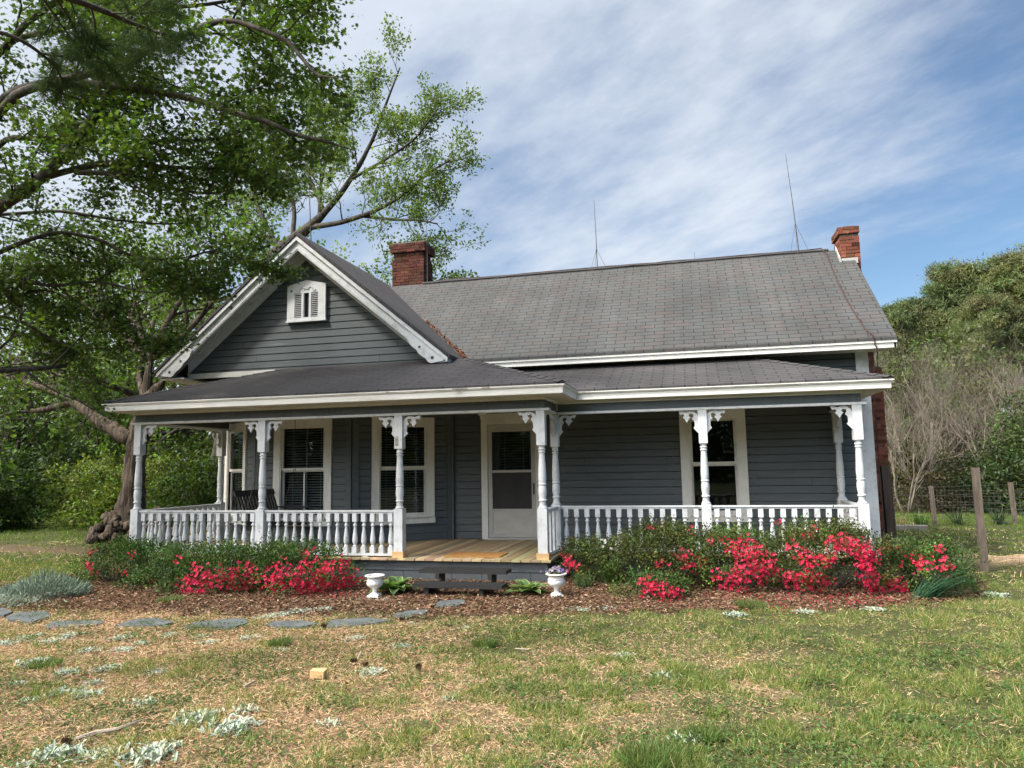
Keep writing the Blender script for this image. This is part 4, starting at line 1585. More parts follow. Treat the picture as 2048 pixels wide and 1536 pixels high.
def azalea(label, c, r, nleaf, blobs, col=(.048, .092, .024), dens=3.8):
    c, r = np.array(c, float), np.array(r, float)
    base = np.array([c[0], c[1], 0])
    t_ = thing('azalea_shrub', label, 'azalea', base, 'azalea shrubs along the porch')
    st_ = Geo()
    tips = []
    for k in range(26):
        d = rdir(1)[0]
        d[2] = abs(d[2]) * .8 + .1
        e = c + d * r * .85 - base
        p0 = np.array([d[0] * .12, d[1] * .12, -.02])
        mid = (p0 + e) / 2 + RNG.normal(0, .05, 3) - (0, 0, .05)
        st_.tube([p0, mid, e], [.011, .007, .003], 4)
        tips.append(e)
    st_.build('stems', M['bark_dark'], t_)
    # leaf clumps on an uneven outline
    nc = int(nleaf / 46)
    d = rdir(nc)
    d[:, 2] = np.where(d[:, 2] < -.55, -d[:, 2], d[:, 2])
    rad = (.78 + .30 * RNG.random(nc) ** .7) * (1 + .16 * np.sin(d[:, 0] * 7 + c[0] * 5) * np.cos(d[:, 1] * 6 + d[:, 2] * 5))
    rad[RNG.random(nc) < .22] *= .6
    cc_ = c + d * r * rad[:, None]
    cc_[:, 2] = np.maximum(cc_[:, 2], .04)
    P_, Nn_, F_, S_, C_ = [], [], [], [], []
    for q_, dd in zip(cc_, d):
        m_ = 46
        off = RNG.normal(0, .052, (m_, 3)) + dd * np.abs(RNG.normal(0, .03, (m_, 1)))
        P_.append(q_ + off)
        F_.append(rdir(m_) * .8 + dd * .7 + (0, 0, .35))
        Nn_.append(rdir(m_) * .6 + dd * .5 + (0, 0, .6))
        S_.append(RNG.uniform(.022, .043, m_))
        k_ = jit(col, 1, .22, .12)[0]
        if RNG.random() < .2:
            k_ = k_ * (1.7, 1.5, 1.0)
        C_.append(jit(k_, m_, .22, .08))
    g_ = Geo()
    P_ = np.vstack(P_)
    P_[:, 2] = np.maximum(P_[:, 2], .01)
    scatter(g_, P_ - base, np.vstack(Nn_), np.vstack(F_), np.concatenate(S_), *LEAF, np.vstack(C_))
    # shoots standing above the outline
    for k in range(int(20 * r[0])):
        a = RNG.uniform(0, 6.28)
        q_ = c + r * np.array([math.cos(a) * .75 * RNG.random() ** .5, math.sin(a) * .6, .8]) - base
        hh = RNG.uniform(.03, .11)
        m_ = 22
        tt = RNG.random(m_)
        pp2 = q_ + np.c_[RNG.normal(0, .012, (m_, 2)), tt * hh]
        scatter(g_, pp2, rdir(m_) + (0, 0, .5), rdir(m_) + (0, 0, .7), RNG.uniform(.02, .035, m_), *LEAF, jit(np.array(col) * 1.6, m_, .2, .08))
    g_.build('foliage', M['azalea'], t_)
    f_ = Geo()
    P_, D_ = [], []
    for u, v, ru, rv, n_ in blobs:
        for k in range(int(n_ * dens)):
            a, q_ = RNG.uniform(0, 6.28), math.sqrt(RNG.random())
            h_ = hit_ellipsoid(c, r * 1.13, u + ru * q_ * math.cos(a), v + rv * q_ * math.sin(a))
            h_ = h_ + RNG.normal(0, .03, 3)
            h_[2] = max(h_[2], .03)
            P_.append(h_ - base)
            D_.append((h_ - c) / r + RNG.normal(0, .45, 3) + (0, -.4, .2))
    if P_:
        P_ = np.array(P_)
        m_ = len(P_)
        fc = jit((.56, .024, .085), m_, .30, .08)
        s_ = RNG.random(m_) < .25
        fc[s_] = jit((.78, .075, .15), s_.sum(), .1, .05)
        s_ = RNG.random(m_) < .15
        fc[s_] = jit((.50, .015, .05), s_.sum(), .1, .05)
        scatter(f_, P_, np.array(D_), rdir(m_), RNG.uniform(.036, .060, m_), *FLOWER5, np.clip(fc, 0, .95))
        f_.build('blossoms', M['petal'], t_)
    return t_


azalea('dark green azalea at the left porch corner with only a few red blooms', (-5.35, -.72, .21), (.78, .55, .31), 11000,
       [(183, 1104, 9, 8, 3), (187, 1136, 10, 12, 5), (262, 1107, 6, 6, 2.5), (290, 1156, 10, 8, 4), (318, 1158, 6, 6, 2), (252, 1150, 4, 4, 1), (322, 1117, 5, 5, 1)])
azalea('spreading azalea left of centre with a pink-red fringe of blooms', (-3.82, -1.05, .21), (1.02, .72, .31), 13500,
       [(400, 1160, 40, 22, 22), (380, 1178, 26, 16, 10), (470, 1165, 34, 18, 22), (500, 1165, 26, 18, 18), (450, 1148, 24, 12, 7), (430, 1150, 30, 14, 6), (395, 1132, 12, 8, 3), (355, 1120, 8, 6, 2), (495, 1132, 16, 12, 5), (520, 1148, 14, 12, 5)])
azalea('densely flowering pink-red azalea nearest the left urn', (-2.55, -.98, .23), (.80, .62, .33), 10500,
       [(560, 1140, 26, 22, 15), (545, 1165, 28, 14, 14), (620, 1150, 40, 30, 40), (675, 1148, 40, 32, 48), (640, 1178, 40, 12, 16), (610, 1105, 14, 8, 4), (700, 1160, 20, 20, 14), (590, 1172, 22, 12, 10)])
azalea('sparse green azalea right of the porch opening with a few red blooms', (1.38, .30, .22), (.40, .46, .28), 5200,
       [(1140, 1128, 12, 10, 4), (1128, 1110, 8, 6, 2), (1152, 1132, 10, 6, 3), (1135, 1120, 10, 8, 3)], (.066, .088, .026))
azalea('tall green azalea before the right railing with one slanting cluster of blooms', (2.38, .12, .36), (.62, .56, .37), 12500,
       [(1380, 1125, 22, 12, 9), (1392, 1132, 18, 8, 7), (1365, 1112, 14, 8, 6), (1322, 1128, 10, 8, 3), (1302, 1058, 5, 5, 1.5), (1380, 1066, 8, 6, 1.5), (1340, 1135, 6, 4, 1)], (.066, .088, .026))
azalea('low azalea mound in full pink-red bloom at the front of the mulch', (2.28, -.92, .09), (.40, .28, .13), 2600,
       [(1290, 1165, 16, 12, 7), (1325, 1178, 30, 14, 16), (1350, 1188, 18, 8, 8), (1300, 1182, 20, 10, 6)])
azalea('azalea with a thick pink-red cascade of blooms right of the porch window', (3.38, .02, .33), (.54, .58, .35), 9500,
       [(1490, 1095, 40, 18, 26), (1520, 1120, 34, 24, 26), (1495, 1145, 40, 22, 22), (1440, 1150, 20, 14, 6), (1470, 1165, 30, 10, 10), (1525, 1148, 26, 18, 16), (1435, 1080, 14, 6, 3), (1455, 1170, 14, 8, 3)], (.062, .095, .026))
azalea('largest azalea at the right porch corner, hung with long swags of red blooms', (4.45, .05, .36), (.74, .60, .38), 13500,
       [(1680, 1085, 28, 14, 20), (1715, 1098, 28, 18, 26), (1730, 1120, 22, 22, 22), (1735, 1150, 18, 22, 18), (1760, 1172, 34, 12, 20), (1800, 1176, 18, 10, 9), (1610, 1115, 16, 14, 7), (1618, 1140, 18, 20, 12), (1600, 1165, 36, 14, 18), (1640, 1165, 26, 18, 16), (1580, 1152, 22, 10, 8), (1655, 1118, 24, 14, 9), (1590, 1090, 20, 14, 6), (1560, 1050, 8, 8, 2.5), (1620, 1070, 16, 8, 4), (1790, 1168, 26, 8, 9)], (.066, .088, .026))
azalea('rounded azalea beyond the house corner with scattered red blooms', (5.64, .26, .22), (.58, .52, .30), 8500,
       [(1755, 1105, 14, 8, 5), (1770, 1098, 14, 8, 5), (1850, 1118, 22, 14, 4), (1880, 1120, 20, 16, 5), (1895, 1132, 12, 18, 4), (1840, 1138, 12, 10, 3), (1815, 1120, 20, 14, 2), (1800, 1095, 8, 6, 2), (1870, 1100, 14, 6, 3)], (.055, .095, .028))


def clump(name, label, cat, x, y, n, ln_, wd, col, lean=0.0, az0=0, spread=math.pi, lift=(50, 82), droop=.45, group=None, flowers=0):
    t_ = thing(name, label, cat, (x, y, 0), group)
    g_ = Geo()
    for k in range(n):
        az = az0 + RNG.uniform(-spread, spread)
        strap_leaf(g_, (RNG.normal(0, .05), RNG.normal(0, .05), 0), az, ln_ * RNG.uniform(.6, 1.1), wd, R(RNG.uniform(*lift)), droop * RNG.uniform(.5, 1.4), jit(col, 1, .2, .08)[0], None, 7)
    g_.build('leaves', M['grass'], t_)
    if flowers:
        g_ = Geo()
        p = np.c_[RNG.normal(0, .12, (flowers, 2)), RNG.uniform(.42, .62, flowers)]
        scatter(g_, p, np.c_[RNG.normal(0, .4, flowers), -np.ones(flowers), RNG.uniform(0, .8, flowers)], rdir(flowers), .05, *FLOWER5, jit((.82, .82, .78), flowers, .05, .02))
        g_.build('blossoms', M['petal'], t_)
    return t_


clump('daylily_clump', 'arching grassy clump with white flowers right of the pansy urn', 'grassy plant', 1.72, -.02, 190, .72, .010, (.075, .125, .040), flowers=9)
clump('daylily_clump', 'low dark grassy clump behind the right urn', 'grassy plant', 1.42, -.42, 90, .42, .009, (.06, .11, .045))
clump('daylily_clump', 'glossy dark green strap-leaved clump flopping right at the bed end', 'grassy plant', 5.38, -.50, 130, .70, .012, (.030, .080, .040), az0=.5, spread=.55, lift=(15, 45), droop=.2)
clump('iris_clump', 'pale sword-leaved clump behind the corner azalea', 'grassy plant', 6.15, .9, 46, .62, .020, (.09, .14, .085), lift=(40, 80), droop=.25)
clump('iris_clump', 'few grey sword leaves under the corner azalea', 'grassy plant', 5.30, .05, 22, .5, .014, (.19, .21, .16), lift=(20, 60), droop=.3)

# silvery felted plants in the lawn: a few rosettes, copied
FELT = (.36, .42, .34)


def silver_mesh(n, r, tall):
    g_ = Geo()
    for k in range(n):
        az = k * 2.4 + RNG.normal(0, .3)
        q_ = k / n
        ox, oy = RNG.normal(0, r * .42, 2)
        strap_leaf(g_, (ox, oy, .004), az, r * RNG.uniform(.26, .52), r * RNG.uniform(.045, .07), R(18 + 62 * RNG.random() * tall), .25, jit(FELT, 1, .16, .04)[0], None, 6, .5, True)
    return g_


silver_src = [silver_mesh(130, .115, 1.15), silver_mesh(90, .095, 1.0), silver_mesh(140, .125, .5), silver_mesh(60, .085, 1.0)]
SILV = [(70, 1325, 0, 1.2), (130, 1343, 0, .75), (125, 1385, 0, .95), (172, 1390, 0, 1.0), (225, 1330, 2, .6), (240, 1278, 1, 1.2), (35, 1365, 3, .9), (60, 1400, 3, 1.2), (290, 1405, 3, 1.3), (390, 1440, 0, 1.25), (462, 1458, 0, 1.45), (494, 1420, 3, 1.2),
        (116, 1512, 0, 1.45), (298, 1515, 0, 1.75), (202, 1335, 1, .7), (192, 1362, 1, .8), (180, 1298, 1, .9), (100, 1282, 2, 1.0), (60, 1275, 2, 1.1), (18, 1286, 2, 1.1), (140, 1272, 2, .9), (600, 1222, 2, 1.1), (560, 1228, 2, 1.0), (530, 1234, 2, .8), (645, 1219, 2, .9), (500, 1275, 2, .75), (560, 1302, 3, .9),
        (310, 1340, 2, .6), (420, 1282, 2, .55), (246, 1297, 2, .7), (742, 1345, 2, .75), (825, 1250, 3, .6), (930, 1257, 3, .7), (1245, 1310, 1, .8), (1328, 1350, 1, 1.0), (1470, 1230, 0, .8), (1613, 1224, 2, .8), (1748, 1217, 2, .75), (1990, 1187, 2, 1.2), (1160, 1221, 2, .8), (1214, 1219, 2, .65), (800, 1294, 2, .7),
        (190, 1512, 2, .8), (900, 1395, 3, .8), (1380, 1472, 3, 1.0), (660, 1446, 3, .8), (56, 1535, 3, 1.0), (710, 1278, 2, .6), (405, 1270, 2, .5), (280, 1286, 3, .9), (340, 1268, 2, .5)]


def near_words(u, v):
    refs = [((50, 1230), 'the rounded stepping stone'), ((150, 1246), 'the long chipped stepping stone'), ((288, 1241), 'the five-sided stepping stone'), ((434, 1243), 'the largest stepping stone'),
            ((585, 1244), 'the stepping stone beside the weeds'), ((718, 1240), 'the wedge-shaped stepping stone'), ((635, 1347), 'the small block of wood'), ((215, 1458), 'the long stick'), ((142, 1485), 'the pine cone by the stick'),
            ((1320, 1178), 'the low azalea mound'), ((1490, 1120), 'the cascading azalea'), ((1700, 1150), 'the largest azalea'), ((1965, 1145), 'the near fence post'), ((1110, 1180), 'the pansy urn'), ((1330, 1505), 'the tall grass tuft'), ((820, 1225), 'the slanting stepping stone')]
    (a, b), w_ = min(refs, key=lambda q: math.hypot(q[0][0] - u, 1.6 * (q[0][1] - v)))
    du, dv = u - a, (v - b)
    side = ('right' if du > 0 else 'left') if abs(du) > 1.3 * abs(dv) else ('front' if dv > 0 else 'behind')
    dist = math.hypot(du, dv)
    far = 'close' if dist < 45 else 'a step' if dist < 95 else 'well away'
    return {'right': far + ' to the right of ' + w_, 'left': far + ' to the left of ' + w_, 'front': far + ' in front of ' + w_, 'behind': far + ' behind ' + w_}[side]


first = {}
seen = {}
look = ['bushy upright', 'small open', 'flat matted', 'little sparse']
for u, v, kind, s in SILV:
    p = at(u, v, 'z', 0)
    lab = look[kind] + ' silvery-leaved plant ' + near_words(u, v)
    seen[lab] = seen.get(lab, 0) + 1
    if seen[lab] > 1:
        lab = lab.replace(' silvery', (' smaller' if s < .85 else ' other') + ' silvery') if seen[lab] == 2 else lab.replace('plant', 'tuft')
    if kind not in first:
        o = thing('silver_plant', lab, 'silver plant')
        silver_src[kind].build('leaves', M['felt'], o)
        first[kind] = o
    else:
        o = copy_tree(first[kind])
    o.location = (p[0], p[1], float(ground_z(p[0:1], p[1:2])[0]) + .004)
    o.rotation_euler = (0, 0, RNG.uniform(0, 6.28))
    s = s ** .6
    o.scale = (s * 1.1, s * 1.1, s * (1.0 if kind != 2 else .75))
    tag(o, lab, 'silver plant', 'silvery plants dotted over the lawn')
# the big silvery bush
t = thing('silver_bush', 'big feathery grey-green bush at the left end of the stepping stones', 'bush', (-5.55, -2.0, 0))
g = Geo()
m = 2600
th = RNG.uniform(0, 6.28, m)
rr = np.sqrt(RNG.random(m))
pk = np.exp(-((rr * np.cos(th) - .1) ** 2 + (rr * np.sin(th)) ** 2) * 3.0)
p = np.c_[rr * np.cos(th) * .62 - .05, rr * np.sin(th) * .42, RNG.random(m) * (.06 + .26 * pk)]
f = np.c_[p[:, 0] * 1.2 + RNG.normal(0, .3, m), p[:, 1] * 1.2 + RNG.normal(0, .3, m), RNG.uniform(.2, 1.0, m)]
scatter(g, p, rdir(m), f, np.c_[RNG.uniform(.05, .12, m), np.full(m, .045), np.full(m, .06)], *NARROW, jit((.20, .26, .20), m, .15, .05))
g.build('foliage', M['felt'], t)
t2 = thing('silver_bush', 'low silvery mat spreading left of the big feathery bush', 'bush', (-5.75, -2.72, 0))
g = Geo()
m = 1500
p = np.c_[RNG.normal(0, .42, m), RNG.normal(0, .16, m), RNG.random(m) * .09]
scatter(g, p, rdir(m), np.c_[RNG.normal(0, .5, (m, 2)), RNG.uniform(.1, .8, m)], np.c_[RNG.uniform(.05, .10, m), np.full(m, .04), np.full(m, .05)], *NARROW, jit((.25, .30, .23), m, .15, .05))
g.build('foliage', M['felt'], t2)

g = Geo()                                           # petals dropped under the shrubs
P = []
for u, v, ru, rv, n in ((660, 1188, 70, 9, 90), (1330, 1205, 50, 10, 45), (1640, 1195, 120, 14, 190), (1500, 1190, 80, 10, 60), (1760, 1195, 60, 14, 90), (1560, 1215, 120, 12, 40), (545, 1195, 60, 8, 25)):
    for k in range(n):
        q = at(u + RNG.normal(0, ru * .55), v + RNG.normal(0, rv * .55), 'z', .02)
        P.append(q)
P = np.array(P)
m = len(P)
scatter(g, P, np.c_[RNG.normal(0, .4, (m, 2)), np.ones(m)], rdir(m), RNG.uniform(.016, .032, m), *FLOWER5, jit((.50, .035, .07), m, .2, .06))
tag(g.build('fallen_petals', M['petal']), 'pink-red azalea petals fallen on the mulch under the shrubs', 'petals', None, 'stuff')
g = Geo()                                           # leaves caught in the roof valley
m = 260
tt = RNG.random(m) ** 1.4
x = -1.02 - 1.25 * tt + RNG.normal(0, .03, m)
y = MY + (5.84 - GM * (x - GX) - MZ) / MM
x = x + np.abs(RNG.normal(0, .03, m)) * (1.6 - tt)
zz = np.maximum(MZ + MM * (y - MY), GZ - GM * np.abs(x - GX)) + RNG.uniform(.005, .045, m)
scatter(g, np.c_[x, y, zz], np.c_[RNG.normal(0, .4, m), -.6 + RNG.normal(0, .3, m), np.ones(m)], rdir(m), RNG.uniform(.03, .07, m), *LEAF, jit((.17, .075, .038), m, .4, .08))
tag(g.build('roof_leaves', M['dry']), 'rusty dead leaves lying in the valley between the two roofs', 'dead leaves', None, 'stuff')

# odds and ends in the grass
g = Geo()
g.box(-.055, .055, -.035, .035, 0, .055)
bl = g.build('wood_block', M['pine'], loc=(.02, -4.80, .012))
bl.rotation_euler = (0.05, .04, .12)
tag(bl, 'small fresh-cut pine block lying alone in the lawn', 'wood block')


def stick(pts, r, label, mat='driftwood'):
    P_ = np.array([at(u, v, 'z', z) for u, v, z in pts])
    g_ = Geo().tube(P_ - P_[0], r, 6, lump=.12)
    tag(g_.build('stick', M[mat], loc=P_[0]), label, 'stick', 'fallen sticks on the lawn')


stick([(150, 1478, .02), (190, 1466, .02), (235, 1458, .02), (280, 1441, .03)], [.012, .014, .012, .007], 'long pale stick left of the silvery rosettes in the foreground')
stick([(488, 1374, .02), (500, 1367, .025), (512, 1361, .025)], [.010, .009, .006], 'short pale stick left of the pine block')
stick([(715, 1318, .02), (720, 1308, .05), (722, 1303, .06)], [.009, .009, .006], 'short upright stick stub behind the pine block')
stick([(1030, 1297, .02), (1045, 1298, .02), (1058, 1299, .02)], [.006, .006, .004], 'thin pale twig in the middle of the lawn')
CONES = [(142, 1484, 'pine cone lying at the thick end of the long stick'), (838, 1332, 'pine cone right of the upright stick stub'), (722, 1330, 'pine cone beside the upright stick stub'), (700, 1322, 'pine cone just left of the upright stick stub'), (653, 1252, 'pine cone touching the wedge-shaped stone'), (810, 1238, 'pine cone at the edge of the slanting stone')]
g = Geo()
for k in range(90):
    t_ = k / 90
    az = k * 2.4
    rr = .028 * math.sin(math.pi * (.12 + .8 * t_)) + .003
    strap_leaf(g, (rr * .4 * math.cos(az), rr * .4 * math.sin(az), t_ * .075), az, rr * .9 + .006, .009, R(30 + 30 * t_), .1, jit((.085, .050, .032), 1, .3)[0], None, 3)
cone0 = g.build('pine_cone', M['dry'])
for k, (u, v, lab) in enumerate(CONES):
    o = cone0 if k == 0 else cone0.copy()
    if k:
        COL.objects.link(o)
    p = at(u, v, 'z', .03)
    o.location = p
    o.rotation_euler = (1.45, 0, RNG.uniform(0, 6.28))
    o.scale = (.75, .75, .75)
    tag(o, lab, 'pine cone', 'pine cones in the grass')

# porch swing, hung from the ceiling
sw = thing('porch_swing', 'black slatted porch swing hanging behind the left railing', 'porch swing', (-3.95, .90, .62), None, R(-90))
Wd, Dp = .55, .42


def on(name, fn, mat='black'):
    g_ = Geo()
    fn(g_)
    return g_.build(name, M[mat], sw)


for k in range(6):
    on('seat_slat', lambda q, k=k: q.box(-Wd, Wd, -.22 + k * .078, -.22 + k * .078 + .06, .085 - .004 * k, .105 - .004 * k))
for k in range(13):
    xk = -Wd + .04 + k * (2 * Wd - .08) / 12

    def bs(q, xk=xk):
        q.prism([(xk - .022, -.22, .10), (xk + .022, -.22, .10), (xk + .022, -.245, .10), (xk - .022, -.245, .10)], (0, -.17, .50))
    on('back_slat', bs)
on('back_rail', lambda q: q.prism([(-Wd - .02, -.375, .575), (Wd + .02, -.375, .575), (Wd + .02, -.415, .66), (-Wd - .02, -.415, .66)], (0, -.03, -.01)))
on('back_rail', lambda q: q.prism([(-Wd - .02, -.235, .16), (Wd + .02, -.235, .16), (Wd + .02, -.250, .21), (-Wd - .02, -.250, .21)], (0, -.03, -.01)))
for s in (-1, 1):
    on('armrest', lambda q, s=s: q.box(s * Wd - .035, s * Wd + .035, -.30, .30, .33, .355))
    on('arm_post', lambda q, s=s: q.box(s * Wd - .02, s * Wd + .02, .22, .26, .09, .33))
    on('side_rail', lambda q, s=s: q.box(s * Wd - .025, s * Wd + .025, -.27, .28, .03, .083))

    def chain(q, s=s):
        q.tube([(s * Wd, .24, .10), (s * Wd, 0.02, 1.0), (s * Wd, 0, ZC - .62)], .006, 5)
        q.tube([(s * Wd, -.26, .10), (s * Wd, 0.0, 1.0)], .006, 5)
    on('hanging_chain', chain, 'rod')

# ------------------------------------------------------------------ fences at the right
fn = thing('wire_fence', 'wire mesh fence running right from the house, on weathered posts', 'fence', (6.6, 2.0, 0))
FO = np.array([6.6, 2.0, 0])


def fpost(name, p, top, w_, mat, lab=None):
    p, top = np.array(p, float), np.array(top, float)
    s_ = w_ / 2
    q_ = [p + (-s_, -s_, -.2), p + (s_, -s_, -.2), p + (s_, s_, -.2), p + (-s_, s_, -.2)]
    g_ = Geo().prism([np.array(a) - FO for a in q_], top - p + (0, 0, .2))
    o_ = g_.build(name, M[mat], fn)
    if lab:
        o_['label'] = lab
    return o_


fpost('fence_post', (6.83, 1.80, 0), (6.815, 1.80, 1.47), .085, 'post', 'weathered grey post standing in the sandy mound')
fpost('fence_post', (6.03, 3.45, 0), (6.0, 3.45, 1.50), .14, 'post_dark', 'thick dark post against the brick chimney')
fpost('fence_post', (8.7, 1.35, 0), (8.7, 1.35, 1.45), .085, 'post')


def mesh_panel(a, b, h=1.15, nv=None):
    a, b = np.array(a, float) - FO, np.array(b, float) - FO
    ln_ = np.linalg.norm(b - a)
    g_ = Geo()
    nv = int(ln_ / .075)
    for k in range(nv + 1):
        p_ = a + (b - a) * k / nv
        g_.tube([p_ + (0, 0, .04), p_ + (RNG.normal(0, .006), 0, h)], .0017, 3)
    z_ = .04
    while z_ < h + .01:
        pts_ = [a + (b - a) * t_ + (0, 0, z_ - .015 * math.sin(t_ * 3.14)) for t_ in np.linspace(0, 1, 8)]
        g_.tube(pts_, .0022, 3)
        z_ += .085
    g_.build('wire_mesh', M['wire'], fn)


mesh_panel((6.03, 3.40, 0), (6.80, 1.76, 0))
mesh_panel((6.86, 1.78, 0), (8.7, 1.33, 0))
bf = thing('wire_fence', 'sagging wire fence with grey wooden posts along the back of the yard', 'fence', (9.5, 10.2, 0))
FO = np.array([9.5, 10.2, 0])
fn = bf
for p, h in (((7.4, 9.6, 0), 1.02), ((8.45, 9.75, 0), .95), ((10.4, 10.4, 0), 1.0), ((12.2, 10.9, 0), 1.0), ((6.2, 9.3, 0), 1.0)):
    fpost('fence_post', p, (p[0] - .03, p[1], h), .09, 'post')
g = Geo()
for z in (.25, .5, .75, .95):
    g.tube([np.array((6.2, 9.3, z)) - FO, np.array((8.45, 9.75, z - .03)) - FO, np.array((10.4, 10.4, z)) - FO, np.array((13.5, 11.2, z)) - FO], .004, 3)
g.build('wire', M['wire'], bf)
clump('yucca', 'spiky dark yucca at the back fence, left one', 'yucca', 9.0, 9.9, 60, .55, .022, (.045, .085, .045), lift=(20, 85), droop=.1)
clump('yucca', 'spiky dark yucca at the back fence, right one', 'yucca', 10.0, 10.2, 60, .6, .022, (.04, .075, .042), lift=(20, 85), droop=.1)
clump('tall_grass', 'bright green grass tussock at the back fence', 'grassy plant', 8.1, 9.6, 150, .5, .016, (.11, .19, .05), lift=(40, 85), droop=.3)
clump('tall_grass', 'straw-coloured flower stalks by the pale kerb', 'grassy plant', 7.55, 9.0, 90, .42, .010, (.48, .42, .24), lift=(45, 88), droop=.1)
g = Geo()
g.box(-.75, .55, -.12, .12, 0, .12)
tag(g.build('garden_kerb', M['fieldstone'], loc=(7.4, 8.6, -.02)), 'pale concrete kerb on the grass behind the brick chimney', 'kerb')
# ------------------------------------------------------------------ trees


class Tree:
    def __init__(s):
        s.g = Geo()
        s.a, s.d = [], []
        s.avoid = None

    def limb(s, pts, rad, seg=7, lump=.06):
        p = np.asarray(pts, float)
        n = len(p)
        # smooth the polyline
        t = np.linspace(0, n - 1, (n - 1) * 4 + 1)
        q = np.c_[[np.interp(t, np.arange(n), p[:, k]) for k in range(3)]].T
        for _ in range(2):
            q[1:-1] = (q[:-2] + 2 * q[1:-1] + q[2:]) / 4
        r = np.interp(t, np.arange(n), np.broadcast_to(rad, (n,)) if np.ndim(rad) else np.linspace(rad, rad * .4, n))
        s.g.tube(q, r, seg, lump=lump)
        return q, r

    def sprout(s, q, r, level, n, length, spread=.9, flat=.35, up=.1, start=.2, droop=0.0, ratio=.55, nsub=4, bias=None):
        L_ = np.linalg.norm(np.diff(q, axis=0), axis=1).sum()
        for k in range(n):
            t = start + (1 - start) * (k + RNG.random()) / n
            x = t * (len(q) - 1)
            i = min(int(x), len(q) - 2)
            p = q[i] + (q[i + 1] - q[i]) * (x - i)
            tg = q[i + 1] - q[i]
            tg = tg / (np.linalg.norm(tg) + 1e-9)
            lat = rdir(1)[0]
            lat[2] *= flat
            lat -= tg * (lat @ tg)
            lat /= np.linalg.norm(lat) + 1e-9
            d = tg * (1 - spread * .6) + lat * spread + (0, 0, up)
            if bias is not None:
                d = d + bias
            d /= np.linalg.norm(d)
            ln_ = length * RNG.uniform(.65, 1.25) * (1 - .35 * t)
            m = 5
            pts = [p]
            dd = d.copy()
            for _ in range(m):
                dd = dd + RNG.normal(0, .16, 3) * (1, 1, .7) + (0, 0, up * .25 - droop)
                dd /= np.linalg.norm(dd)
                pts.append(pts[-1] + dd * ln_ / m)
            pts = np.array(pts)
            if s.avoid and (s.avoid(pts[-1]) or s.avoid(pts[3])):
                continue
            r0 = min(r[i] * .62, .012 * ln_ + .004)
            rr = np.linspace(r0, max(r0 * .35, .0028), m + 1)
            s.g.tube(pts, rr, 4 if level else 3)
            if level > 0:
                s.sprout(pts, rr, level - 1, nsub, length * ratio, spread, flat, up, .2, droop, ratio, nsub)
            for a in range(2 if level else 1, m + 1):
                s.a.append(pts[a])
                s.d.append(dd)

    def grow(s, p, d, L_, r, level, nk=5, up=.15, wig=.14, spread=.75, ratio=.66, leaf_from=1, m=6, tip=.55):
        """a whole crown by branching from one stem"""
        pts = [np.array(p, float)]
        d = np.array(d, float)
        d /= np.linalg.norm(d)
        for _ in range(m):
            d = d + RNG.normal(0, wig, 3) + (0, 0, up * .3)
            d /= np.linalg.norm(d)
            pts.append(pts[-1] + d * L_ / m)
        pts = np.array(pts)
        rr = np.linspace(r, r * tip, m + 1)
        s.g.tube(pts, rr, 8 if level > 3 else (5 if level > 1 else 3))
        if level <= leaf_from:
            for a in range(2, m + 1):
                s.a.append(pts[a])
                s.d.append(d.copy())
        if level == 0:
            return
        for k in range(nk):
            t = .35 + .65 * (k + RNG.random() * .8) / nk
            x = min(t, .999) * m
            i = int(x)
            q = pts[i] + (pts[i + 1] - pts[i]) * (x - i)
            tg = pts[i + 1] - pts[i]
            tg /= np.linalg.norm(tg)
            lat = rdir(1)[0]
            lat -= tg * (lat @ tg)
            lat /= np.linalg.norm(lat)
            s.grow(q, tg * (1 - spread * .5) + lat * spread + (0, 0, up), L_ * ratio * RNG.uniform(.75, 1.2), rr[i] * .6, level - 1, nk, up, wig, spread, ratio, leaf_from, max(3, m - 1), .4)

    def leaves(s, n_each, sig, size, tmpl, col, upn=.7, out=.3, vary=.2, frac=1.0):
        A = np.array(s.a)
        D = np.array(s.d)
        if frac < 1:
            k = RNG.random(len(A)) < frac
            A, D = A[k], D[k]
        n = len(A) * n_each
        clump_c = np.repeat(jit(col, len(A), vary, .08), n_each, axis=0)
        P = np.repeat(A, n_each, axis=0) + RNG.normal(0, sig, (n, 3)) * (1, 1, .6)
        nrm = rdir(n) + (0, 0, upn * 2)
        fw = rdir(n) + np.repeat(D, n_each, axis=0) * out * 2 - (0, 0, .15)
        g_ = Geo()
        scatter(g_, P, nrm, fw, RNG.uniform(.65, 1.2, n) * size, *tmpl, np.clip(clump_c * (1 + RNG.normal(0, .12, (n, 1))), .003, 1))
        return g_


def tree_thing(name, label, cat, base, tr, crown, bark, leafmat='leaf', group=None, crown_name='crown'):
    t_ = thing(name, label, cat, base, group)
    b_ = np.array(base, float)
    tr.g.V = [v - b_ for v in tr.g.V]
    tr.g.build('trunk', M[bark], t_, smooth=180)
    if crown is not None:
        crown.V = [v - b_ for v in crown.V]
        crown.build(crown_name, M[leafmat], t_)
    return t_


PX = lambda pts, y0, y1: [at(u, v, 'y', y0 + (y1 - y0) * i / (len(pts) - 1)) for i, (u, v) in enumerate(pts)]

# the near maple whose limbs reach in from the left
T = Tree()
tb = np.array((-8.3, -2.6, 0))


def pixel_of(p):
    d = np.asarray(p) - CAM
    k = FPX / (d @ _F)
    return 1024 + k * (d @ _Rt), 768 - k * (d @ _Up)


def over_gable(p):
    """the crown was pruned clear of the house front"""
    u, v = pixel_of(p)
    return (v > 735 and u > 250) or (v > 760 - (u - 300) * 1.0 and u > 300 and v > 480) or (u > 700 - .25 * (v - 250) and v > 250) or u > 715


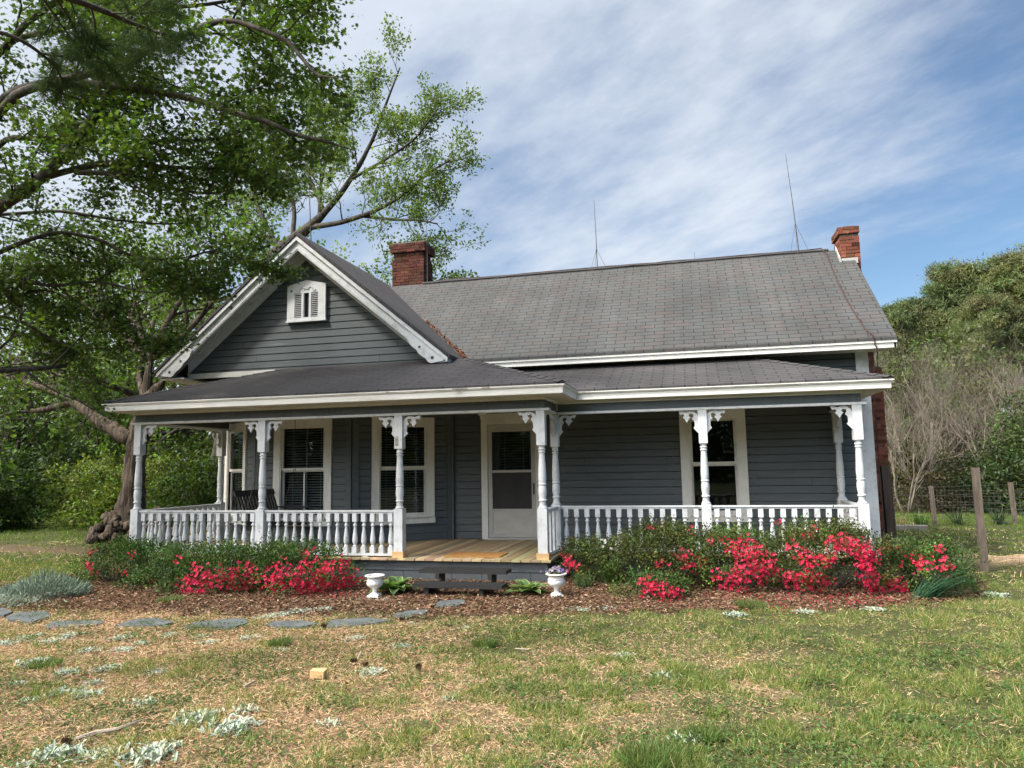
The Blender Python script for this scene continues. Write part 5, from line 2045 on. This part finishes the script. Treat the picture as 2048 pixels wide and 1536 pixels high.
T.avoid = over_gable
T.limb([tb - (0, 0, .2), tb + (.05, 0, 1.2), tb + (.25, .05, 2.6), tb + (.3, 0, 4.6), tb + (.5, -.1, 7.0), tb + (.9, 0, 9.5)], [.42, .33, .29, .24, .16, .06], 10)
st = lambda z: tb + (.28, 0, z)
LIMBS = [
    ([(0, 195), (60, 172), (150, 165), (280, 176), (400, 200), (470, 226), (540, 245), (590, 270), (650, 282), (705, 300)], -2.7, -2.1, .085, .022, 4.4),
    ([(20, 190), (80, 172), (170, 150), (250, 126), (320, 88), (385, 62), (430, 44), (470, 40), (530, 62), (575, 80), (605, 118), (636, 154), (690, 156)], -2.8, -3.1, .075, .018, 4.5),
    ([(0, 272), (60, 278), (130, 275), (200, 282), (270, 288), (340, 278), (400, 282), (460, 272), (540, 240)], -2.3, -1.4, .055, .014, 3.9),
    ([(-60, 450), (20, 402), (95, 345), (150, 285), (195, 228), (215, 190), (235, 120), (262, 30), (280, -80)], -2.4, -1.9, .13, .035, 2.9),
    ([(100, 352), (180, 330), (240, 324), (300, 332), (375, 336), (440, 336), (490, 332), (505, 312), (512, 285)], -2.2, -1.0, .055, .014, None),
    ([(150, 345), (220, 346), (275, 352), (330, 374), (380, 384), (430, 388), (470, 376)], -2.2, -1.3, .045, .014, None),
    ([(-40, 520), (60, 478), (120, 462), (200, 478), (250, 508), (310, 520), (375, 516), (420, 500), (470, 512)], -1.8, -.35, .05, .012, 2.9),
    ([(-80, 560), (0, 540), (90, 575), (200, 560), (300, 590), (380, 570)], -2.0, -.6, .05, .012, 2.7),
    ([(-60, 620), (40, 640), (120, 690), (210, 700), (290, 690)], -1.2, -.2, .04, .01, 2.5),
    ([(0, 80), (120, 60), (260, 20), (420, 10), (560, -20), (690, 10)], -2.4, -1.4, .06, .015, 5.0),
    ([(60, 20), (260, -60), (480, -120), (640, -130)], -2.6, -1.8, .06, .015, 5.6),
    ([(-100, 430), (0, 430), (120, 420), (230, 440), (330, 450), (420, 440)], -1.6, -.2, .05, .012, 3.2),
]
NSUB = [20, 19, 12, 14, 6, 5, 9, 13, 12, 17, 13, 8]
for (pts, y0, y1, r0, r1, zs), nsub_ in zip(LIMBS, NSUB):
    q_ = PX(pts, y0, y1)
    if zs:
        q_ = [st(zs)] + q_
    n = len(q_)
    q, r = T.limb(q_, np.r_[np.linspace(r0, r1, n)[:-1], .004] * .82, 7, .07)
    T.sprout(q, r, 1, nsub_, 1.2, .85, .26, .04, .12, .012, .55, 5, bias=(0, .45, .0))
T.avoid = None
q, r = T.limb(PX([(470, 512), (520, 530), (560, 548)], -.8, -.3), [.012, .009, .004], 5)
T.sprout(q, r, 0, 12, .34, .8, .3, .0, .1, .03)
for k in range(9):                                 # the rest of the crown, above and behind the frame
    z = 3.0 + k * .7
    a = .9 + k * .35
    T.grow(st(z), (math.cos(a), math.sin(a), .35), 2.3, .06, 2, 4, .05, .15, .8, .6, 1)
crown = T.leaves(12, .115, .074, MAPLE, (.066, .120, .022), .8, .3, .28)
tree_thing('maple_tree', 'spreading maple whose long grey limbs reach in over the gable from the left edge', 'tree', tb, T, crown, 'bark_pale')

# a pine bough from a tree standing behind the left of the view
T = Tree()
pb = np.array((-5.2, -8.6, 0))
T.limb([pb - (0, 0, .2), pb + (.1, 0, 3), pb + (.1, .1, 7), pb + (0, .1, 11)], [.26, .2, .14, .05], 9)
P_ = PX([(-500, -260), (-150, -120), (60, -30), (180, 10), (260, 45), (330, 70)], -7.0, -5.6)
q, r = T.limb([pb + (.1, .1, 5.5)] + P_, [.06, .05, .04, .03, .022, .016, .01], 6)
T.sprout(q[-14:], r[-14:], 1, 9, .55, .8, .6, -.1, .0, .02, .6, 3)
P_ = PX([(-300, 40), (0, 60), (60, 90), (110, 130), (130, 170)], -6.6, -5.9)
q, r = T.limb([pb + (.1, .1, 5.0)] + P_, [.05, .03, .014, .012, .009, .006], 6)
T.sprout(q[-10:], r[-10:], 0, 7, .3, .8, .6, -.1)
A, D = np.array(T.a), np.array(T.d)
m = len(A) * 42
f = np.repeat(D, 42, axis=0) * .8 + rdir(m)
g = Geo()
ln_ = RNG.uniform(.10, .17, m)
scatter(g, np.repeat(A, 42, axis=0) + RNG.normal(0, .012, (m, 3)), rdir(m), f, np.c_[ln_, np.full(m, .0032), ln_ * .3], *BLADE3, jit((.045, .075, .026), m, .25, .08))
tree_thing('pine_tree', 'pine whose dark needled bough hangs into the top left corner', 'tree', pb, T, g, 'bark_dark', 'needle')

# gnarled old tree at the porch corner
T = Tree()
gb = np.array((-9.9, 4.75, 0))
tp = lambda u, v, y=4.7: at(u, v, 'y', y)
trunk_pts = [gb + (-.30, 0, -.3), gb + (-.22, 0, .1), tp(262, 1010), tp(268, 950), tp(274, 890), tp(285, 850), tp(292, 790), tp(300, 720)]
q, r = T.limb(trunk_pts, [.56, .43, .285, .24, .23, .24, .13, .06], 14, .11)
for k in range(90):                                  # burls and root swellings at its foot
    a = RNG.uniform(-3.6, .5)
    u_ = RNG.random() ** .7
    rr = .36 + .85 * u_
    c_ = gb + (-.25 + rr * math.cos(a) * .95, rr * math.sin(a) * .6, .62 * (1 - u_) * RNG.uniform(.6, 1.5) + .02)
    s_ = RNG.uniform(.05, .155)
    prof_ = [(.001, -1), (.5, -.85), (.88, -.45), (1, 0), (.85, .5), (.5, .86), (.001, 1)]
    gg = Geo().lathe(np.array(prof_) * s_, (0, 0, 0), 9)
    v_ = np.vstack(gg.V) * (1 + RNG.normal(0, .20, (63, 1)))
    T.g.add(v_ + c_, gg.F)
lq = [tp(262, 880), tp(232, 862), tp(200, 842), tp(165, 815), tp(120, 788), tp(70, 770), tp(30, 758), tp(-40, 735)]
q1, r1 = T.limb(lq, [.19, .17, .15, .13, .10, .085, .075, .06], 9, .10)
T.limb([tp(150, 800), tp(110, 815), tp(75, 822), tp(52, 822)], [.12, .09, .07, .03], 7, .15)
T.limb([tp(112, 790), tp(108, 770), tp(103, 755), tp(118, 745), tp(140, 742)], [.08, .07, .06, .045, .015], 7, .1)
T.limb([tp(62, 820), tp(55, 780), tp(45, 740), tp(10, 700), tp(-20, 670)], [.06, .06, .05, .06, .05], 7, .1)
T.limb([tp(300, 800), tp(316, 775), tp(330, 760)], [.2, .12, .03], 8, .15)
T.sprout(q1, r1, 2, 8, 1.9, .9, .5, .25, .1, .0, .6, 4)
for k, (dx, dy, dz) in enumerate(((.2, .1, 1), (-.6, .3, .8), (.7, .4, .8), (-.9, -.2, .5), (-.3, -.8, .6), (.35, .9, .6), (-.8, .7, .7))):
    T.grow(q[-1] if k < 4 else q[-6], (dx, dy, dz), 3.0, .09, 3, 4, .1, .15, .75, .62, 1)
crown = T.leaves(5, .16, .15, LEAF, (.075, .135, .026), .7, .3, .28)
tree_thing('gnarled_tree', 'old gnarled tree with swollen burled foot and a broken limb, at the left porch corner', 'tree', gb, T, crown, 'bark')

# leaning tree behind the gable, lit young leaves
T = Tree()
kb = np.array((-11.6, 9.4, 0))
y_ = 9.2
tq = [kb - (0, 0, .2), kb + (.5, 0, 2.5), kb + (1.0, 0, 5.0), at(535, 520, 'y', y_), at(570, 492, 'y', y_), at(610, 462, 'y', y_), at(645, 430, 'y', y_)]
q, r = T.limb(tq, [.34, .30, .26, .22, .20, .16, .12], 9, .05)
for pts, y0, y1, r0 in (
        ([(645, 430), (680, 390), (720, 330), (750, 270), (775, 200), (800, 135)], 9.2, 8.6, .10),
        ([(620, 455), (680, 446), (745, 425), (800, 395), (850, 350), (900, 320)], 9.2, 8.0, .09),
        ([(720, 432), (790, 440), (840, 440), (875, 448)], 8.9, 8.2, .05),
        ([(585, 482), (590, 420), (575, 350), (560, 270), (545, 190)], 9.2, 10.0, .08),
        ([(700, 360), (770, 320), (830, 280), (870, 225)], 9.0, 8.2, .05),
        ([(650, 425), (615, 350), (610, 270), (625, 190)], 9.2, 10.4, .06),
        ([(560, 500), (500, 440), (450, 390), (400, 330)], 9.2, 10.4, .08),
        ([(560, 500), (520, 430), (490, 330), (470, 250)], 9.3, 11.0, .08),
        ([(640, 432), (640, 370), (655, 310), (680, 250)], 9.2, 9.8, .07)):
    q, r = T.limb(PX(pts, y0, y1), np.linspace(r0, .02, len(pts)), 6, .05)
    T.sprout(q, r, 2, 9, 1.5, .8, .7, .22, .15, .0, .6, 4)
crown = T.leaves(5, .10, .10, LEAF, (.105, .170, .036), .5, .6, .25, .75)
tree_thing('leaning_tree', 'leaning tree with fresh green leaves spreading to the right above the gable', 'tree', kb, T, crown, 'bark_pale')


def crown_tree(seed, h, lev=4, lsize=.17, n_each=6, col=(.06, .11, .022), sig=.22, nk=4):
    T_ = Tree()
    p = np.array((0, 0, 0.0))
    q, r = T_.limb([p - (0, 0, .3), p + (.1, 0, h * .2), p + (.05, .15, h * .42), p + (.15, .1, h * .7), p + (.1, 0, h * .95)], [.05 * h ** .8 * .55, .2, .16, .09, .03], 8, .05)
    nb = 15
    for k in range(nb):
        t = .14 + .84 * k / nb
        i = min(int(t * (len(q) - 1)), len(q) - 2)
        a = k * 2.4 + RNG.normal(0, .3)
        ln_ = h * (.30 - .19 * max(0, t - .35))
        T_.grow(q[i], (math.cos(a), math.sin(a), .25 + .6 * t), ln_, r[i] * .5 + .012, lev - 2, nk, .10, .16, .8, .62, 1)
    return T_, T_.leaves(n_each, sig, lsize, LEAF, col, .6, .3, .3)


def plant_copies(src, spots, labels, group):
    for (x, y, s, rz), lab in zip(spots, labels):
        o = copy_tree(src)
        o.location = (x, y, 0)
        o.scale = (s, s, s * RNG.uniform(.92, 1.08))
        o.rotation_euler = (0, 0, rz)
        o['label'] = lab
        if group:
            o['group'] = group


# the wood on the left
wood = 'leafy trees of the wood behind the left of the house'
T, cr = crown_tree(1, 11, 4, .20, 6, (.075, .130, .026))
w1 = tree_thing('broadleaf_tree', 'tall leafy tree at the far left edge of the wood', 'tree', (0, 0, 0), T, cr, 'bark_dark', group=wood)
w1.location = (-24, 12, 0)
T, cr = crown_tree(2, 10, 4, .18, 6, (.130, .185, .036))
w2 = tree_thing('broadleaf_tree', 'yellow-green tree standing in the middle of the wood', 'tree', (0, 0, 0), T, cr, 'bark', group=wood)
w2.location = (-19.5, 17, 0)
plant_copies(w1, [(-17, 12.5, .92, 1.2), (-13.5, 17, 1.05, 2.6), (-28, 22, 1.25, .4), (-10.5, 24, 1.15, 4.0)],
             ['dark leafy tree left of the gnarled trunk, near front of the wood', 'dark leafy tree seen just left of the house wall', 'tree rising at the back left of the wood', 'tree at the back of the wood behind the gable'], wood)
plant_copies(w2, [(-23.5, 24, 1.2, 2.2), (-15.5, 23, 1.15, 5.0), (-8.0, 17.5, .85, .9)],
             ['pale green tree at the back of the wood, left of the gable', 'pale green tree at the back of the wood, behind the leaning tree', 'small pale green tree behind the roof near the left chimney'], wood)


def bush_thing(label, x, y, r, h, n, col, size=.10, name='bush', group=None, mat='leaf', tmpl=LEAF, stems=True):
    t_ = thing(name, label, 'bush', (x, y, 0), group)
    g_ = Geo()
    nc = max(20, n // 40)
    d = rdir(nc)
    d[:, 2] = np.abs(d[:, 2])
    rad = RNG.random(nc) ** .45 * (1 + .25 * np.sin(d[:, 0] * 5 + x) * np.cos(d[:, 2] * 6 + y))
    c_ = d * (r, r, h) * rad[:, None]
    p = np.repeat(c_, 40, axis=0) + RNG.normal(0, .16 * max(1, r * .5), (nc * 40, 3)) * (1, 1, .6)
    p[:, 2] = np.maximum(p[:, 2], .02)
    m_ = len(p)
    cc = np.repeat(jit(col, nc, .28, .1), 40, axis=0) * (1 + RNG.normal(0, .15, (m_, 1)))
    scatter(g_, p, rdir(m_) + (0, 0, 1.0), rdir(m_) + np.repeat(d, 40, axis=0) * .6, RNG.uniform(.6, 1.3, m_) * size, *tmpl, np.clip(cc, .004, 1))
    g_.build('foliage', M[mat], t_)
    if stems:
        s_ = Geo()
        for k in range(14):
            a = k * 2.4
            e = np.array((math.cos(a) * r * .6 * RNG.random(), math.sin(a) * r * .6 * RNG.random(), h * RNG.uniform(.5, .9)))
            s_.tube([(e[0] * .15, e[1] * .15, -.1), e * .5 + RNG.normal(0, .1, 3), e], [.035, .022, .01], 4)
        s_.build('stems', M['bark_dark'], t_)
    return t_


ug = 'undergrowth bushes at the edge of the left wood'
bush_thing('dark bush cut off by the left edge above the dirt track', -17.8, 6.6, 1.9, 3.0, 15000, (.036, .072, .018), .13, group=ug)
bush_thing('bright yellow-green bush between the dark bush and the gnarled trunk', -14.6, 9.3, 2.1, 2.4, 16000, (.115, .165, .030), .11, group=ug)
bush_thing('mid green bush right behind the gnarled trunk', -11.4, 8.8, 1.5, 2.3, 11000, (.060, .11, .022), .11, group=ug)
bush_thing('tall dark bush beyond the yellow-green bush', -19.5, 14.0, 3.2, 4.2, 16000, (.045, .085, .02), .17, group=ug)
bush_thing('leafy thicket seen through the porch left of the house wall', -9.2, 12.5, 1.9, 2.6, 12000, (.072, .125, .026), .12, group=ug)
bush_thing('deep green thicket at the back of the wood behind the porch rail', -13.5, 14.5, 3.0, 3.6, 15000, (.050, .095, .02), .16, group=ug)
bush_thing('tall dim thicket filling the gap beyond the dark bush', -25.0, 14.5, 3.2, 6.5, 16000, (.05, .09, .02), .2, group=ug)
bush_thing('broad thicket far back at the left of the wood', -27, 18.0, 4.5, 5.5, 16000, (.06, .105, .022), .22, group=ug)


def bare_tree(h, lev=4, nk=5, up=.22):
    T_ = Tree()
    for k in range(3):
        a = k * 2.1
        T_.grow((.1 * math.cos(a), .1 * math.sin(a), -.2), (.28 * math.cos(a), .28 * math.sin(a), 1), h * .5, .055, lev, nk, up, .12, .55, .62, -1)
    return T_


# right side: pines, bare trees, cedar
bg = 'bare trees and scrub right of the house'
T = bare_tree(6.2)
r1 = tree_thing('bare_tree', 'tall bare grey tree just right of the brick chimney', 'tree', (0, 0, 0), T, None, 'bare', group=bg)
r1.location = (10.0, 16.5, 0)
T = bare_tree(6.6, 4, 5, .12)
r2 = tree_thing('bare_tree', 'wide bare grey tree at the right edge above the cedar', 'tree', (0, 0, 0), T, None, 'bare', group=bg)
r2.location = (16.5, 22, 0)
plant_copies(r1, [(12.8, 21, 1.05, 1.9), (19.5, 26, 1.2, 4.1), (8.9, 14.0, .62, 3.0)], ['bare grey tree left of the wide one, behind the cedar', 'bare grey tree furthest right at the photo edge', 'short bare scrub tree against the chimney behind the wire fence'], bg)
plant_copies(r2, [(14.0, 25, 1.05, 2.0), (11.0, 19.5, .8, 5.0), (18.0, 21.0, .95, .7), (12.4, 17.5, .9, 3.3)], ['bare grey tree behind the middle of the scrub, below the pines', 'twiggy bare tree between the chimney and the cedar', 'bare grey tree at the right photo edge, nearer one', 'bare tree with wide low twigs just before the cedar'], bg)
PN = ([(0, -.08, 0), (.6, -.07, .05), (1, 0, 0), (.6, .07, .05), (0, .08, 0)], [[[0, 1, 3, 4]], [[1, 2, 3]]])


def pine_mesh(h, nb, r, col, low=.45):
    T_ = Tree()
    q, rr = T_.limb([(0, 0, -.3), (.1, 0, h * .4), (0, .1, h * .75), (.1, 0, h)], [.24, .19, .12, .03], 7, .05)
    g_ = Geo()
    for k in range(nb):
        t = low + (1 - low) * k / nb
        a = k * 2.4 + RNG.normal(0, .4)
        i = min(int(t * (len(q) - 1)), len(q) - 1)
        L_ = r * (1.05 - .75 * ((t - low) / (1 - low)) ** 1.6) * RNG.uniform(.6, 1.1)
        e = q[i] + (math.cos(a) * L_, math.sin(a) * L_, .12 * h * (t - .3) + RNG.normal(0, .2))
        T_.g.tube([q[i], (q[i] + e) / 2 - (0, 0, .1), e], [.06, .045, .02], 4)
        for _ in range(8):
            c_ = q[i] + (e - q[i]) * RNG.uniform(.35, 1.12) + RNG.normal(0, .42, 3) * (1, 1, .5)
            m_ = 230
            d = rdir(m_)
            rad = RNG.random((m_, 1)) ** .45 * RNG.uniform(.5, 1.9)
            p = c_ + d * rad * (.60, .60, .36) + RNG.normal(0, .10, (m_, 3))
            cc = jit(jit(col, 1, .2, .08)[0], m_, .2, .06)
            scatter(g_, p, rdir(m_), d * .35 + rdir(m_) * .9 + (0, 0, .35), RNG.uniform(.18, .36, m_), *PN, cc)
    return T_, g_


pg = 'pines standing beyond the scrub on the right'
T, g = pine_mesh(15, 34, 3.4, (.125, .150, .066))
p1 = tree_thing('pine_tree', 'tall pine with a broad rounded crown at the top right edge', 'tree', (0, 0, 0), T, g, 'bark', 'needle', pg, 'needles')
p1.location = (22.6, 40, 0)
p1.scale = (.92, .92, .90)
T, g = pine_mesh(13.5, 34, 2.8, (.100, .125, .056), .3)
p2 = tree_thing('pine_tree', 'darker pine at the left end of the pine row, nearest the roof', 'tree', (0, 0, 0), T, g, 'bark', 'needle', pg, 'needles')
p2.location = (17.0, 40, 0)
p2.scale = (.9, .9, .82)
plant_copies(p1, [(19.7, 41.5, .85, 2.1), (27, 42, .98, 4.0), (19.6, 37, .66, 5.2)], ['pine with a feathery crown second from the right edge', 'tallest pine cut off by the right photo edge', 'lower pine below the middle of the pine row'], pg)
plant_copies(p2, [(22.0, 37, .70, 1.0), (25.5, 37, .76, 2.5), (15.2, 39, .74, 3.3)], ['dark lower pine under the broad crowned one', 'dark lower pine at the right photo edge', 'small dark pine peeping out beside the roof edge'], pg)

# cedar with hanging sprays, and the greens around it
sg_ = 'evergreen and leafy bushes right of the house'
bush_thing('wide green cedar with drooping sprays behind the back fence', 13.7, 15.6, 2.7, 3.7, 28000, (.066, .100, .036), .15, 'cedar_tree', sg_, 'needle', NARROW)
bush_thing('bright lime green bush at the right photo edge beside the cedar', 16.0, 17.0, 2.0, 4.4, 12000, (.125, .19, .030), .13, 'bush', sg_)
bush_thing('ivy-green bushy tree behind the bare scrub next to the chimney', 11.2, 21.5, 2.3, 6.2, 15000, (.080, .110, .036), .17, 'bush', sg_)
bush_thing('yellowish green bush mass between chimney scrub and pines', 14.8, 27.0, 3.4, 7.2, 15000, (.085, .110, .040), .22, 'bush', sg_)
bush_thing('olive thicket at the far right under the bare trees', 20.5, 27.0, 3.6, 6.0, 14000, (.075, .095, .042), .22, 'bush', sg_)
bush_thing('brownish tangled thicket at the foot of the bare scrub', 9.9, 15.0, 1.3, 2.4, 5000, (.085, .080, .045), .09, 'bush', sg_)
bush_thing('dark undergrowth behind the back fence', 11.8, 15.2, 1.9, 1.7, 9000, (.036, .060, .022), .12, 'bush', sg_)

# the far wood closing the view
g = Geo()
A = []
for k in range(1400):
    a = R(RNG.uniform(-180, 180))
    d = RNG.uniform(55, 95)
    A.append((d * math.sin(a), d * math.cos(a), RNG.uniform(0, 1) ** .8 * (6.5 + 2.5 * math.sin(a * 9) + RNG.normal(0, .7))))
for k in range(1300):                               # unseen trees behind the viewer, added to darken the window reflections
    a = R(RNG.uniform(95, 265))
    d = RNG.uniform(38, 60)
    A.append((d * math.sin(a), d * math.cos(a) - 10, RNG.uniform(0, 1) ** .9 * (8 + 3 * math.sin(a * 7) + RNG.normal(0, .8))))
A = np.array(A)
n_e = 60
P = np.repeat(A, n_e, axis=0) + RNG.normal(0, 1.1, (len(A) * n_e, 3)) * (1.2, 1.2, .8)
P[:, 2] = np.abs(P[:, 2])
m = len(P)
scatter(g, P, rdir(m) + (0, 0, .8), rdir(m), RNG.uniform(.5, .9, m), *LEAF, np.repeat(jit((.055, .080, .030), len(A), .3, .12), n_e, axis=0) * (1 + RNG.normal(0, .15, (m, 1))))
tag(g.build('far_wood', M['leaf']), 'distant belt of mixed woodland closing the view around the yard', 'woodland', None, 'stuff')
